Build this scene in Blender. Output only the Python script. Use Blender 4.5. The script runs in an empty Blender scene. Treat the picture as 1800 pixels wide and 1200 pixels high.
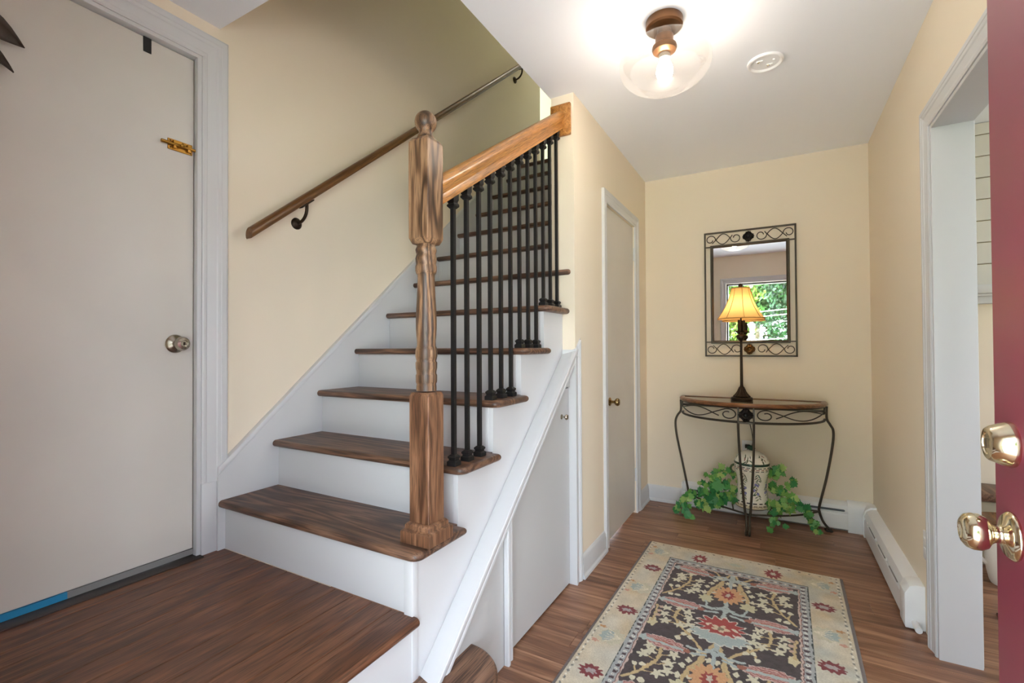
import bpy, bmesh, math, random
import numpy as np
from mathutils import Vector, Matrix
random.seed(7)
SC = bpy.context.scene
COL = SC.collection
PI = math.pi

# ------------------------------------------------------------------ camera
def set_camera():
    yaw, pit, rol = 0.5121, 0.0125, -0.0054
    cy, sy = math.cos(yaw), math.sin(yaw)
    fw = Vector((-sy*math.cos(pit), cy*math.cos(pit), math.sin(pit)))
    r = Vector((cy, sy, 0)); u = r.cross(fw)
    r2 = r*math.cos(rol) + u*math.sin(rol)
    u2 = -r*math.sin(rol) + u*math.cos(rol)
    cd = bpy.data.cameras.new('camera')
    cd.sensor_width = 36.0; cd.lens = 823.05*36/1800; cd.clip_start = 0.01; cd.clip_end = 200
    co = bpy.data.objects.new('camera', cd); COL.objects.link(co)
    b = -fw
    co.matrix_world = Matrix(((r2.x, u2.x, b.x, 0), (r2.y, u2.y, b.y, 0), (r2.z, u2.z, b.z, 1.1682), (0, 0, 0, 1)))
    SC.camera = co
set_camera()

# ------------------------------------------------------------------ light and exposure
W = bpy.data.worlds.new('overcast_sky'); SC.world = W; W.use_nodes = True
bg = W.node_tree.nodes['Background']
bg.inputs[0].default_value = (0.79, 0.895, 1.0, 1)
bg.inputs[1].default_value = 5.5
SC.view_settings.view_transform = 'Standard'
SC.view_settings.look = 'None'
SC.view_settings.gamma = 1.0
SC.view_settings.use_curve_mapping = False
SC.view_settings.exposure = 1.2
SC.cycles.use_denoising = True
SC.cycles.max_bounces = 14
SC.cycles.diffuse_bounces = 8
SC.cycles.transparent_max_bounces = 16
SC.cycles.sample_clamp_indirect = 8.0
def portal(name, loc, direction, sx, sz):
    ld = bpy.data.lights.new(name, 'AREA'); ld.shape = 'RECTANGLE'; ld.size = sx; ld.size_y = sz
    ld.cycles.is_portal = True
    o = bpy.data.objects.new(name, ld); COL.objects.link(o); o.location = loc
    o.rotation_euler = Vector(direction).to_track_quat('-Z', 'Y').to_euler()
sun = bpy.data.lights.new('afternoon_sun', 'SUN'); sun.energy = 26; sun.angle = .0093; sun.color = (1, .95, .88)
so = bpy.data.objects.new('afternoon_sun', sun); COL.objects.link(so); so.location = (0, 0, 12)
so.rotation_euler = Vector((0, -.57, -.82)).to_track_quat('-Z', 'Y').to_euler()
portal('doorway_daylight', (-0.13, -0.155, 1.03), (0, 1, 0), 0.92, 2.06)
portal('window_daylight', (5.09, 2.05, 1.4), (-1, 0, 0), 1.9, 1.4)
portal('front_window_daylight', (3.1, -0.155, 1.4), (0, 1, 0), 1.0, 1.3)
portal('upstairs_window_daylight', (-2.84, 4.5, 4.05), (1, 0, 0), 0.9, 1.9)

# ------------------------------------------------------------------ helpers
def lin(c):
    o = []
    for v in c[:3]:
        v /= 255.0
        o.append(v/12.92 if v <= .04045 else ((v+.055)/1.055)**2.4)
    return (o[0], o[1], o[2], 1)

class MB:
    def __init__(s): s.v = []; s.f = []
    def add(s, vs, fs):
        n = len(s.v); s.v += [tuple(p) for p in vs]; s.f += [tuple(i+n for i in f) for f in fs]; return s
    def box(s, x0, x1, y0, y1, z0, z1):
        return s.add([(x0,y0,z0),(x1,y0,z0),(x1,y1,z0),(x0,y1,z0),(x0,y0,z1),(x1,y0,z1),(x1,y1,z1),(x0,y1,z1)],
                     [(0,3,2,1),(4,5,6,7),(0,1,5,4),(1,2,6,5),(2,3,7,6),(3,0,4,7)])
    def prism(s, poly, axis, a, b):
        """poly: 2-D points in the two axes other than `axis`, in xyz order"""
        def P(q, t):
            if axis == 0: return (t, q[0], q[1])
            if axis == 1: return (q[0], t, q[1])
            return (q[0], q[1], t)
        n = len(poly)
        vs = [P(q, a) for q in poly] + [P(q, b) for q in poly]
        fs = [tuple(range(n-1, -1, -1)), tuple(range(n, 2*n))] + [(i, (i+1) % n, n+(i+1) % n, n+i) for i in range(n)]
        return s.add(vs, fs)
    def rings(s, rings, cap=True, closed=True):
        n = len(rings[0]); base = len(s.v); vs = []; fs = []
        for r in rings: vs += r
        for k in range(len(rings)-1):
            for i in range(n if closed else n-1):
                j = (i+1) % n
                fs.append((k*n+i, k*n+j, (k+1)*n+j, (k+1)*n+i))
        if cap:
            fs.append(tuple(range(n-1, -1, -1))); fs.append(tuple((len(rings)-1)*n+i for i in range(n)))
        return s.add(vs, fs)
    def lathe(s, prof, c=(0,0,0), n=24, axis='z', cap=True, sq=None):
        rs = []
        for r, h in prof:
            ring = []
            for i in range(n):
                a = 2*PI*i/n
                x, y = r*math.cos(a), r*math.sin(a)
                if axis == 'z': p = (c[0]+x, c[1]+y, c[2]+h)
                elif axis == 'x': p = (c[0]+h, c[1]+x, c[2]+y)
                elif axis == '-x': p = (c[0]-h, c[1]-x, c[2]+y)
                else: p = (c[0]-x, c[1]+h, c[2]+y)
                ring.append(p)
            rs.append(ring)
        return s.rings(rs, cap)
    def tube(s, pts, r, n=8, closed=False, taper=None):
        pts = [Vector(p) for p in pts]; m = len(pts)
        if m < 2: return s
        rs = []; up = None
        for i, p in enumerate(pts):
            if closed: t = pts[(i+1) % m]-pts[i-1]
            else: t = pts[min(i+1, m-1)]-pts[max(i-1, 0)]
            if t.length < 1e-9: t = Vector((0,0,1))
            t.normalize()
            if up is None:
                up = Vector((0,0,1)) if abs(t.z) < .9 else Vector((1,0,0))
            side = t.cross(up).normalized(); up = side.cross(t).normalized()
            rr = r if taper is None else r*taper(i/(m-1))
            rs.append([tuple(p+side*rr*math.cos(2*PI*k/n)+up*rr*math.sin(2*PI*k/n)) for k in range(n)])
        if closed:
            rs.append(rs[0]); return s.rings(rs, False)
        return s.rings(rs, True)
    def sweep(s, prof, p0, p1, ud, nd, m0=0, m1=0):
        """profile (u, n) from p0 to p1; ends mitred by m*u along the path"""
        p0, p1, ud, nd = Vector(p0), Vector(p1), Vector(ud), Vector(nd)
        d = (p1-p0).normalized()
        a = [tuple(p0+ud*u+nd*n+d*(m0*u)) for u, n in prof]
        b = [tuple(p1+ud*u+nd*n+d*(m1*u)) for u, n in prof]
        return s.rings([a, b], True)
    def build(s, name, mat, parent=None, bevel=0, seg=2, smooth=35, center=True, loc=None, mats=None, pos=None, limit=True):
        me = bpy.data.meshes.new(name)
        me.from_pydata(s.v, [], s.f)
        bm = bmesh.new(); bm.from_mesh(me)
        bmesh.ops.recalc_face_normals(bm, faces=bm.faces)
        if bevel:
            es = [e for e in bm.edges if len(e.link_faces) == 2 and e.calc_face_angle(0) > math.radians(28)]
            bmesh.ops.bevel(bm, geom=es, offset=bevel, segments=seg, profile=.5, affect='EDGES', clamp_overlap=True)
        c = Vector((0,0,0))
        if loc is not None: c = Vector(loc)
        elif center and len(bm.verts):
            lo = Vector([min(v.co[i] for v in bm.verts) for i in range(3)])
            hi = Vector([max(v.co[i] for v in bm.verts) for i in range(3)])
            c = (lo+hi)/2
        bmesh.ops.translate(bm, verts=bm.verts, vec=-c)
        bm.to_mesh(me); bm.free()
        if smooth:
            for p in me.polygons: p.use_smooth = True
            me.set_sharp_from_angle(angle=math.radians(smooth))
        if mat: me.materials.append(mat)
        o = bpy.data.objects.new(name, me); COL.objects.link(o)
        o['_w'] = list(c)
        if parent is not None:
            o.parent = parent; o.location = c-Vector(parent['_w'])
        else: o.location = c
        return o

def build_slope(prof, p0, p1, name, mat, parent, smooth=40):
    """profile (x, n) swept from p0 to p1 in the YZ plane, with its own Y along the slope and plumb ends"""
    p0, p1 = Vector(p0), Vector(p1); c = (p0+p1)/2
    L_ = (p1-p0).length; al = math.atan2(p1.z-p0.z, p1.y-p0.y); ta_ = math.tan(al)
    m = MB(); m.rings([[(u, -L_/2+n*ta_*plumb, n) for u, n in prof] for plumb in (1,)]+[[(u, L_/2+n*ta_, n) for u, n in prof]])
    o = m.build(name, mat, None, smooth=smooth, center=False)
    o['_w'] = list(c); o.parent = parent; o.location = c-Vector(parent['_w']); o.rotation_euler = (al, 0, 0)
    return o
def copy_at(src, parent, world, rot=None, name=None, scale=None):
    o = src.copy(); COL.objects.link(o)
    o['_w'] = list(world)
    o.parent = parent
    o.location = Vector(world)-(Vector(parent['_w']) if parent else Vector((0,0,0)))
    if rot is not None: o.rotation_euler = rot
    if scale is not None: o.scale = scale
    return o

def empty(name, loc, label, cat, group=None, kind=None):
    o = bpy.data.objects.new(name, None); COL.objects.link(o); o.location = loc; o['_w'] = list(loc)
    o.empty_display_size = .05
    o['label'] = label
    if cat: o['category'] = cat
    if group: o['group'] = group
    if kind: o['kind'] = kind
    return o
def tag(o, label, cat=None, group=None, kind=None):
    o['label'] = label
    if cat: o['category'] = cat
    if group: o['group'] = group
    if kind: o['kind'] = kind
    return o
def struct(o, label, cat): return tag(o, label, cat, None, 'structure')

# ------------------------------------------------------------------ materials
def newmat(name):
    m = bpy.data.materials.new(name); m.use_nodes = True
    nt = m.node_tree
    return m, nt, nt.nodes['Principled BSDF']
def N(nt, t, **k):
    n = nt.nodes.new(t)
    for a, b in k.items(): setattr(n, a, b)
    return n
def ramp(nt, stops):
    r = N(nt, 'ShaderNodeValToRGB'); e = r.color_ramp.elements
    while len(e) < len(stops): e.new(.5)
    for i, (p, c) in enumerate(stops): e[i].position = p; e[i].color = lin(c)
    return r
def plain(name, c, rough=.5, metal=0, bump=0, bscale=60, var=0.0, spec=None, coat=0):
    m, nt, b = newmat(name)
    L = nt.links
    b.inputs['Base Color'].default_value = lin(c); b.inputs['Roughness'].default_value = rough
    b.inputs['Metallic'].default_value = metal
    if spec is not None: b.inputs['Specular IOR Level'].default_value = spec
    if coat: b.inputs['Coat Weight'].default_value = coat; b.inputs['Coat Roughness'].default_value = .15
    tc = N(nt, 'ShaderNodeTexCoord')
    if var:
        n = N(nt, 'ShaderNodeTexNoise'); n.inputs['Scale'].default_value = 3; n.inputs['Detail'].default_value = 5
        L.new(tc.outputs['Object'], n.inputs['Vector'])
        r = ramp(nt, [(.3, [x*(1-var) for x in c]), (.7, [min(255, x*(1+var)) for x in c])])
        L.new(n.outputs['Fac'], r.inputs[0]); L.new(r.outputs[0], b.inputs['Base Color'])
    if bump:
        n = N(nt, 'ShaderNodeTexNoise'); n.inputs['Scale'].default_value = bscale; n.inputs['Detail'].default_value = 4
        L.new(tc.outputs['Object'], n.inputs['Vector'])
        bp = N(nt, 'ShaderNodeBump'); bp.inputs['Strength'].default_value = bump; bp.inputs['Distance'].default_value = .004
        L.new(n.outputs['Fac'], bp.inputs['Height']); L.new(bp.outputs[0], b.inputs['Normal'])
    return m
def wood(name, dark, mid, light, axis=0, rough=.45, scale=1.0, pore=.5, objvar=.12, stretch=14, bump=.15, coat=0, wear=None, fig=.25, figs=7, figk=60):
    """grain runs along `axis` of object space; each object gets its own cut and tone"""
    m, nt, b = newmat(name); L = nt.links
    tc = N(nt, 'ShaderNodeTexCoord'); oi = N(nt, 'ShaderNodeObjectInfo')
    off = N(nt, 'ShaderNodeVectorMath', operation='SCALE'); off.inputs[0].default_value = (37.3, 51.7, 23.9)
    L.new(oi.outputs['Random'], off.inputs['Scale'])
    ad = N(nt, 'ShaderNodeVectorMath', operation='ADD')
    L.new(tc.outputs['Object'], ad.inputs[0]); L.new(off.outputs[0], ad.inputs[1])
    def mapped(a, s):
        mp = N(nt, 'ShaderNodeMapping'); sc = [s, s, s]; sc[axis] = s/a
        mp.inputs['Scale'].default_value = sc; L.new(ad.outputs[0], mp.inputs['Vector']); return mp
    m1 = mapped(stretch, 14*scale)
    n1 = N(nt, 'ShaderNodeTexNoise'); n1.inputs['Scale'].default_value = 1; n1.inputs['Detail'].default_value = 6; n1.inputs['Distortion'].default_value = 1.2
    L.new(m1.outputs[0], n1.inputs['Vector'])
    # cathedral figure: contour lines of a stretched noise
    m2 = mapped(figs, 5*scale)
    nf = N(nt, 'ShaderNodeTexNoise'); nf.inputs['Scale'].default_value = 1; nf.inputs['Detail'].default_value = 1.5; nf.inputs['Distortion'].default_value = .4
    L.new(m2.outputs[0], nf.inputs['Vector'])
    mm = N(nt, 'ShaderNodeMath', operation='MULTIPLY'); mm.inputs[1].default_value = figk; L.new(nf.outputs['Fac'], mm.inputs[0])
    sn = N(nt, 'ShaderNodeMath', operation='SINE'); L.new(mm.outputs[0], sn.inputs[0])
    wv = N(nt, 'ShaderNodeMapRange'); wv.inputs[1].default_value = -1; L.new(sn.outputs[0], wv.inputs[0])
    mx = N(nt, 'ShaderNodeMix', data_type='FLOAT'); mx.inputs[0].default_value = fig
    L.new(n1.outputs['Fac'], mx.inputs[2]); L.new(wv.outputs[0], mx.inputs[3])
    r = ramp(nt, [(.22, dark), (.48, mid), (.75, light)])
    L.new(mx.outputs[0], r.inputs[0])
    # pores
    m3 = mapped(28, 170*scale)
    n3 = N(nt, 'ShaderNodeTexNoise'); n3.inputs['Scale'].default_value = 1; n3.inputs['Detail'].default_value = 2
    L.new(m3.outputs[0], n3.inputs['Vector'])
    r3 = ramp(nt, [(.36, (255*(1-pore),)*3), (.52, (255,)*3)])
    L.new(n3.outputs['Fac'], r3.inputs[0])
    mul = N(nt, 'ShaderNodeMix', data_type='RGBA', blend_type='MULTIPLY'); mul.inputs[0].default_value = 1
    L.new(r.outputs[0], mul.inputs[6]); L.new(r3.outputs[0], mul.inputs[7])
    hsv = N(nt, 'ShaderNodeHueSaturation')
    mr = N(nt, 'ShaderNodeMapRange'); mr.inputs[3].default_value = 1-objvar; mr.inputs[4].default_value = 1+objvar
    L.new(oi.outputs['Random'], mr.inputs[0]); L.new(mr.outputs[0], hsv.inputs['Value'])
    L.new(mul.outputs[2], hsv.inputs['Color'])
    out = hsv.outputs[0]
    if wear is not None:
        nw = N(nt, 'ShaderNodeTexNoise'); nw.inputs['Scale'].default_value = 3.5; nw.inputs['Detail'].default_value = 6
        L.new(ad.outputs[0], nw.inputs['Vector'])
        rw = ramp(nt, [(.45, (0, 0, 0)), (.72, (150, 150, 150))]); L.new(nw.outputs['Fac'], rw.inputs[0])
        mw = N(nt, 'ShaderNodeMix', data_type='RGBA'); L.new(rw.outputs[0], mw.inputs[0]); L.new(out, mw.inputs[6]); mw.inputs[7].default_value = lin(wear)
        out = mw.outputs[2]
    L.new(out, b.inputs['Base Color'])
    b.inputs['Roughness'].default_value = rough
    if coat: b.inputs['Coat Weight'].default_value = coat; b.inputs['Coat Roughness'].default_value = .2
    bp = N(nt, 'ShaderNodeBump'); bp.inputs['Strength'].default_value = bump; bp.inputs['Distance'].default_value = .002
    L.new(n3.outputs['Fac'], bp.inputs['Height']); L.new(bp.outputs[0], b.inputs['Normal'])
    return m
def attr_mat(name, rough=.9, bump=0, bscale=900, sheen=0, coat=0):
    m, nt, b = newmat(name); L = nt.links
    a = N(nt, 'ShaderNodeAttribute'); a.attribute_name = 'paint'
    L.new(a.outputs['Color'], b.inputs['Base Color']); b.inputs['Roughness'].default_value = rough
    if sheen: b.inputs['Sheen Weight'].default_value = sheen
    if coat: b.inputs['Coat Weight'].default_value = coat; b.inputs['Coat Roughness'].default_value = .1
    if bump:
        tc = N(nt, 'ShaderNodeTexCoord'); n = N(nt, 'ShaderNodeTexNoise'); n.inputs['Scale'].default_value = bscale
        L.new(tc.outputs['Object'], n.inputs['Vector'])
        bp = N(nt, 'ShaderNodeBump'); bp.inputs['Strength'].default_value = bump; bp.inputs['Distance'].default_value = .004
        L.new(n.outputs['Fac'], bp.inputs['Height']); L.new(bp.outputs[0], b.inputs['Normal'])
    return m
def emit(name, c, s):
    m, nt, b = newmat(name)
    b.inputs['Base Color'].default_value = lin(c); b.inputs['Emission Color'].default_value = lin(c); b.inputs['Emission Strength'].default_value = s
    return m

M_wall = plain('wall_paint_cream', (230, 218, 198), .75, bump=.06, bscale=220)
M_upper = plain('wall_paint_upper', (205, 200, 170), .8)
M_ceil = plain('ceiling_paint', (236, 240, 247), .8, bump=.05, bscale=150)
M_trim = plain('trim_paint_white', (203, 204, 206), .38, bump=.03, bscale=30)
M_doorw = plain('door_paint_offwhite', (206, 202, 195), .42, bump=.03, bscale=12, var=.015)
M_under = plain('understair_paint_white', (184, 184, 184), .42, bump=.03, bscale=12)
M_heat = plain('heater_enamel', (232, 234, 236), .4, bump=.03, bscale=20)
M_red = plain('door_paint_burgundy', (148, 54, 80), .38, bump=.04, bscale=25, var=.05)
M_gap = plain('dark_gap', (24, 18, 14), .9)
M_floor = wood('floor_plank_wood', (86, 55, 38), (134, 93, 69), (184, 142, 112), 0, rough=.34, scale=1.7, pore=.12, objvar=.10, stretch=22, bump=.03, fig=.12, figk=30)
M_land = wood('landing_stained_oak', (72, 43, 28), (108, 68, 45), (136, 90, 62), 1, rough=.4, scale=1.8, pore=.3, objvar=.07, stretch=16, bump=.12, fig=.15)
M_tread = wood('tread_stained_oak', (62, 40, 28), (98, 68, 50), (134, 99, 76), 0, rough=.42, scale=1.5, pore=.35, objvar=.06, stretch=12, bump=.12, wear=(118, 106, 100), fig=.38)
M_step = wood('step_stained_oak', (76, 52, 40), (116, 84, 65), (146, 112, 90), 1, rough=.45, scale=1.4, pore=.4, stretch=14)
M_newel = wood('newel_oak', (62, 43, 29), (122, 90, 63), (160, 125, 93), 2, rough=.42, scale=2.6, pore=.3, stretch=9, objvar=.04, bump=.05, fig=.46, figk=44)
M_newellow = wood('newel_oak_stained', (78, 50, 34), (116, 80, 56), (146, 106, 78), 2, rough=.42, scale=2.6, pore=.3, stretch=12, objvar=.04, bump=.05, fig=.3, figk=38)
M_rail = wood('rail_golden_oak', (134, 84, 36), (184, 124, 60), (214, 158, 88), 1, rough=.35, scale=2.8, pore=.3, stretch=34, objvar=.03, coat=.2, bump=.05, fig=.06)
M_hand = wood('handrail_walnut', (62, 38, 18), (104, 68, 34), (140, 98, 52), 1, rough=.35, scale=2.6, pore=.25, stretch=34, objvar=.03, coat=.2, bump=.05, fig=.06)
M_iron = plain('black_iron', (30, 29, 29), .45, .4)
M_bronze = plain('oil_rubbed_bronze', (58, 46, 36), .38, .8)
M_brownm = plain('lamp_bronze', (112, 78, 50), .38, .7, var=.1)
M_wrought = plain('wrought_iron_grey_brown', (74, 68, 60), .42, .7, var=.12)
M_brass = plain('antique_brass', (176, 132, 60), .3, 1)
M_poly = plain('polished_brass', (226, 214, 184), .12, 1)
M_nickel = plain('satin_nickel', (178, 170, 156), .25, 1)
M_black = plain('black_rubber', (22, 22, 23), .6)
M_tape = plain('blue_tape', (24, 130, 178), .6)
M_sweep = plain('grey_door_sweep', (128, 128, 126), .5)
M_rimw = wood('console_rim_wood', (84, 48, 26), (118, 72, 40), (150, 98, 60), 0, rough=.3, scale=2, pore=.2, coat=.3)
M_plastic = plain('white_plastic', (236, 237, 238), .35)
M_leafd = plain('dried_leaf_brown', (58, 48, 36), .5, var=.2)
M_cordm = plain('lamp_cord_brown', (60, 52, 42), .6)

def leaf_material():
    m, nt, b = newmat('ivy_leaf'); L = nt.links
    oi = N(nt, 'ShaderNodeObjectInfo'); tc = N(nt, 'ShaderNodeTexCoord')
    r = ramp(nt, [(0, (38, 112, 62)), (.35, (58, 134, 66)), (.65, (104, 160, 74)), (1, (164, 186, 104))])
    L.new(oi.outputs['Random'], r.inputs[0])
    n = N(nt, 'ShaderNodeTexNoise'); n.inputs['Scale'].default_value = 70
    L.new(tc.outputs['Object'], n.inputs['Vector'])
    h = N(nt, 'ShaderNodeHueSaturation'); mr = N(nt, 'ShaderNodeMapRange'); mr.inputs[3].default_value = .6; mr.inputs[4].default_value = 1.4
    L.new(n.outputs['Fac'], mr.inputs[0]); L.new(mr.outputs[0], h.inputs['Value']); L.new(r.outputs[0], h.inputs['Color'])
    L.new(h.outputs[0], b.inputs['Base Color']); b.inputs['Roughness'].default_value = .45
    return m
M_ivy = leaf_material()
def glass_mat(name, tint=(1, 1, 1), rough=.02, base=.04):
    m, nt, b = newmat(name); L = nt.links
    nt.nodes.remove(b)
    tr = N(nt, 'ShaderNodeBsdfTransparent'); tr.inputs[0].default_value = (*tint, 1)
    gl = N(nt, 'ShaderNodeBsdfGlossy'); gl.inputs['Roughness'].default_value = rough
    mx = N(nt, 'ShaderNodeMixShader'); mx.inputs[0].default_value = base; L.new(tr.outputs[0], mx.inputs[1]); L.new(gl.outputs[0], mx.inputs[2])
    L.new(mx.outputs[0], nt.nodes['Material Output'].inputs[0])
    return m
def globe_mat():
    """clear glass with a faint milky film that scatters a little light"""
    m, nt, b = newmat('clear_seeded_glass'); L = nt.links
    nt.nodes.remove(b)
    tr = N(nt, 'ShaderNodeBsdfTransparent'); tr.inputs[0].default_value = (.97, .96, .95, 1)
    df = N(nt, 'ShaderNodeBsdfDiffuse'); df.inputs[0].default_value = (.9, .88, .85, 1)
    tl = N(nt, 'ShaderNodeBsdfTranslucent'); tl.inputs[0].default_value = (.9, .88, .85, 1)
    gl = N(nt, 'ShaderNodeBsdfGlossy'); gl.inputs['Roughness'].default_value = .06
    lw = N(nt, 'ShaderNodeLayerWeight'); lw.inputs[0].default_value = .28
    film = N(nt, 'ShaderNodeMixShader'); film.inputs[0].default_value = .6; L.new(df.outputs[0], film.inputs[1]); L.new(tl.outputs[0], film.inputs[2])
    mr = N(nt, 'ShaderNodeMapRange'); mr.inputs[3].default_value = .006; mr.inputs[4].default_value = .06; L.new(lw.outputs['Facing'], mr.inputs[0])
    a = N(nt, 'ShaderNodeMixShader'); L.new(mr.outputs[0], a.inputs[0]); L.new(tr.outputs[0], a.inputs[1]); L.new(film.outputs[0], a.inputs[2])
    fr = N(nt, 'ShaderNodeMath', operation='MULTIPLY'); fr.inputs[1].default_value = .25; L.new(lw.outputs['Fresnel'], fr.inputs[0])
    c = N(nt, 'ShaderNodeMixShader'); L.new(fr.outputs[0], c.inputs[0]); L.new(a.outputs[0], c.inputs[1]); L.new(gl.outputs[0], c.inputs[2])
    L.new(c.outputs[0], nt.nodes['Material Output'].inputs[0]); return m
M_globe = globe_mat()
M_mirror = plain('mirror_silver', (240, 243, 243), .01, 1)
def shade_mat():
    m, nt, b = newmat('fabric_lampshade'); L = nt.links
    nt.nodes.remove(b)
    d = N(nt, 'ShaderNodeBsdfDiffuse'); d.inputs[0].default_value = lin((226, 190, 128))
    t = N(nt, 'ShaderNodeBsdfTranslucent'); t.inputs[0].default_value = lin((238, 202, 136))
    mx = N(nt, 'ShaderNodeMixShader'); mx.inputs[0].default_value = .5
    L.new(d.outputs[0], mx.inputs[1]); L.new(t.outputs[0], mx.inputs[2]); L.new(mx.outputs[0], nt.nodes['Material Output'].inputs[0])
    return m
M_shade = shade_mat()
M_bulb = emit('ceiling_bulb_glow', (255, 240, 222), 74)
M_bulb2 = emit('table_bulb_glow', (255, 228, 184), 20)

# ------------------------------------------------------------------ measured layout
XC, XO = -0.865, -0.987           # hall face and stair face of the wall beside the stairs
YB, XR, CE = 3.652, 0.522, 2.44
XL = -1.913                        # left wall
YE = 2.178                         # front end of the wall beside the stairs
Y3, RUN, RISE, Z3 = 1.0316, 0.2255, 0.1961, 0.5772
ZLAND, NOSE, TT = 0.385, 0.026, 0.028
XS = -0.932                        # outer face of the open stair side
XSK = XL+0.02
def TY(k): return Y3+(k-3)*RUN
def TZ(k): return Z3+(k-3)*RISE
UF = TZ(14)                        # upper floor level
YF = 0.0                         # inside face of the front wall
def ledge(y): return .361+.866*(y-1.26)

# ------------------------------------------------------------------ setting: walls, floor, ceilings
struct(MB().box(XL-.2, 5.2, YF-.14, YB+.15, -.2, -.005).build('floor', M_floor), 'brown wood-look plank floor of the hall', 'floor')
FLOOR = bpy.data.objects['floor']
PW = .105
def plank(x0, x1, y0, y1, z0, z1, mat, parent, name='plank', bev=.0011, gap=.0004):
    return MB().box(x0+gap, x1-gap, y0+gap, y1-gap, z0, z1).build(name, mat, parent, bevel=bev, seg=1, smooth=0)
i = 0; y = 3.18-31*PW
while y < YB:
    L0 = 1.2; x = -.93-((i*.437) % 1.0)*L0
    if abs(y-3.075) < .02: x = -.09-L0
    if abs(y-1.815) < .02 or abs(y-1.71) < .02: x = -.714-L0+.015*(y > 1.76)
    while x < 1.7:
        a, b2 = max(x, -.93), min(x+L0, 1.75)
        if b2-a > .03: plank(a, b2, y, min(y+PW, YB), -.005, 0, M_floor, FLOOR)
        x += L0
    y += PW; i += 1

# left wall with door opening
DL0, DL1, DLT = .13, .965, 2.285
m = MB().box(XL-.15, XL, YF-.14, DL0, 0, 5.25).box(XL-.15, XL, DL1, 3.966, 0, 5.25).box(XL-.15, XL, DL0, DL1, DLT, 5.25)
struct(m.build('wall_left', M_wall, smooth=0), 'cream painted wall along the left of the staircase', 'wall')
struct(MB().box(XC-.12, 5.2, YB, YB+.15, 0, 2.7).build('wall_back', M_wall, smooth=0), 'pale cream back wall with the mirror', 'wall')
# wall beside the stairs with the closet doorway
CD0, CD1, CDT = 2.672, 3.312, 2.017
m = MB().box(XO, XC, YE, CD0, 0, CE).box(XO, XC, CD1, YB, 0, CE).box(XO, XC, CD0, CD1, CDT, CE)
struct(m.build('wall_closet', M_wall, smooth=0), 'narrow beige wall holding the closet door beside the stairs', 'wall')
# right wall with cased opening
OP0, OP1, OPT = .42, 2.315, 1.998
m = MB().box(XR, .635, YF-.14, OP0, 0, CE).box(XR, .635, OP1, YB, 0, CE).box(XR, .635, OP0, OP1, OPT, CE)
struct(m.build('wall_right', M_wall, smooth=0), 'beige right wall with the white cased opening', 'wall')
# front wall with the entry doorway and a living-room window
FD0, FD1, FDT = -.60, .345, 2.05
m = MB().box(XL-.15, FD0, YF-.14, YF, 0, 5.25).box(FD1, 1.6, YF-.14, YF, 0, 2.7).box(FD0, FD1, YF-.14, YF, FDT, 2.7)
m.box(1.6, 2.6, YF-.14, YF, 0, 2.7).box(2.6, 3.6, YF-.14, YF, 0, .75).box(2.6, 3.6, YF-.14, YF, 2.05, 2.7).box(3.6, 5.2, YF-.14, YF, 0, 2.7)
struct(m.build('wall_front', M_wall, smooth=0), 'front wall around the entry doorway', 'wall')
m = MB().box(4.95, 5.1, YF-.14, .7, 0, 2.7).box(4.95, 5.1, 3.0, YB, 0, 2.7).box(4.95, 5.1, .7, 3.0, 0, .7).box(4.95, 5.1, .7, 3.0, 2.1, 2.7).box(4.95, 5.1, .7, 1.1, .7, 2.1)
struct(m.build('wall_living_room', M_wall, smooth=0), 'far wall of the living room with its window', 'wall')
# ceilings
XCE = -.9915
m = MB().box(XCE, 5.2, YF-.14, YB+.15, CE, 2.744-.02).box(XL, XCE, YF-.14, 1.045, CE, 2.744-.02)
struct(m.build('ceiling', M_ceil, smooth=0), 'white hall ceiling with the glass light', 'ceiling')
# stairwell upper shell
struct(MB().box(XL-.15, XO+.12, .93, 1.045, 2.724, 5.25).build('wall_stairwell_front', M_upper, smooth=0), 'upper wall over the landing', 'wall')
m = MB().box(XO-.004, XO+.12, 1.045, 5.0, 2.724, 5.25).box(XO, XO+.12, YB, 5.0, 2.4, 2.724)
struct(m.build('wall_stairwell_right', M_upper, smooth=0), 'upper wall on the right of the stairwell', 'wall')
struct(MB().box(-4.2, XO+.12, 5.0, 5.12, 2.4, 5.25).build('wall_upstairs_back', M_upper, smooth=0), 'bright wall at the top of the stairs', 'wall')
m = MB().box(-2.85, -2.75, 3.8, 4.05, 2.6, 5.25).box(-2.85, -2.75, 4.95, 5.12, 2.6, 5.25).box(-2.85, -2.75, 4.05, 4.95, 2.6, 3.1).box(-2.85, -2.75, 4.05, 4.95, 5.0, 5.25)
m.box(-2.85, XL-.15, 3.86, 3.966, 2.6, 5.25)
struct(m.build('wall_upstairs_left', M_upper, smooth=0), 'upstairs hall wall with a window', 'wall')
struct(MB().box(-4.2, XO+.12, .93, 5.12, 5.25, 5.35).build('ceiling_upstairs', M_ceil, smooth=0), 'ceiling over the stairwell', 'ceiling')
struct(MB().box(-3.85, XO, TY(14)+.05, 5.0, UF-.25, UF-.02).build('floor_upstairs', M_land, smooth=0), 'upper landing floor', 'floor')
# bright door casing at the head of the stairs
m = MB().box(-2.0, -1.93, 4.975, 5.0, UF-.02, UF+2.1).box(-1.20, -1.13, 4.975, 5.0, UF-.02, UF+2.1).box(-2.0, -1.13, 4.975, 5.0, UF+2.1, UF+2.17).box(-1.93, -1.20, 4.985, 5.0, UF-.02, UF+2.1)
struct(m.build('trim_upstairs_door', M_trim, smooth=0), 'white door and casing at the head of the stairs', 'trim')

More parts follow.
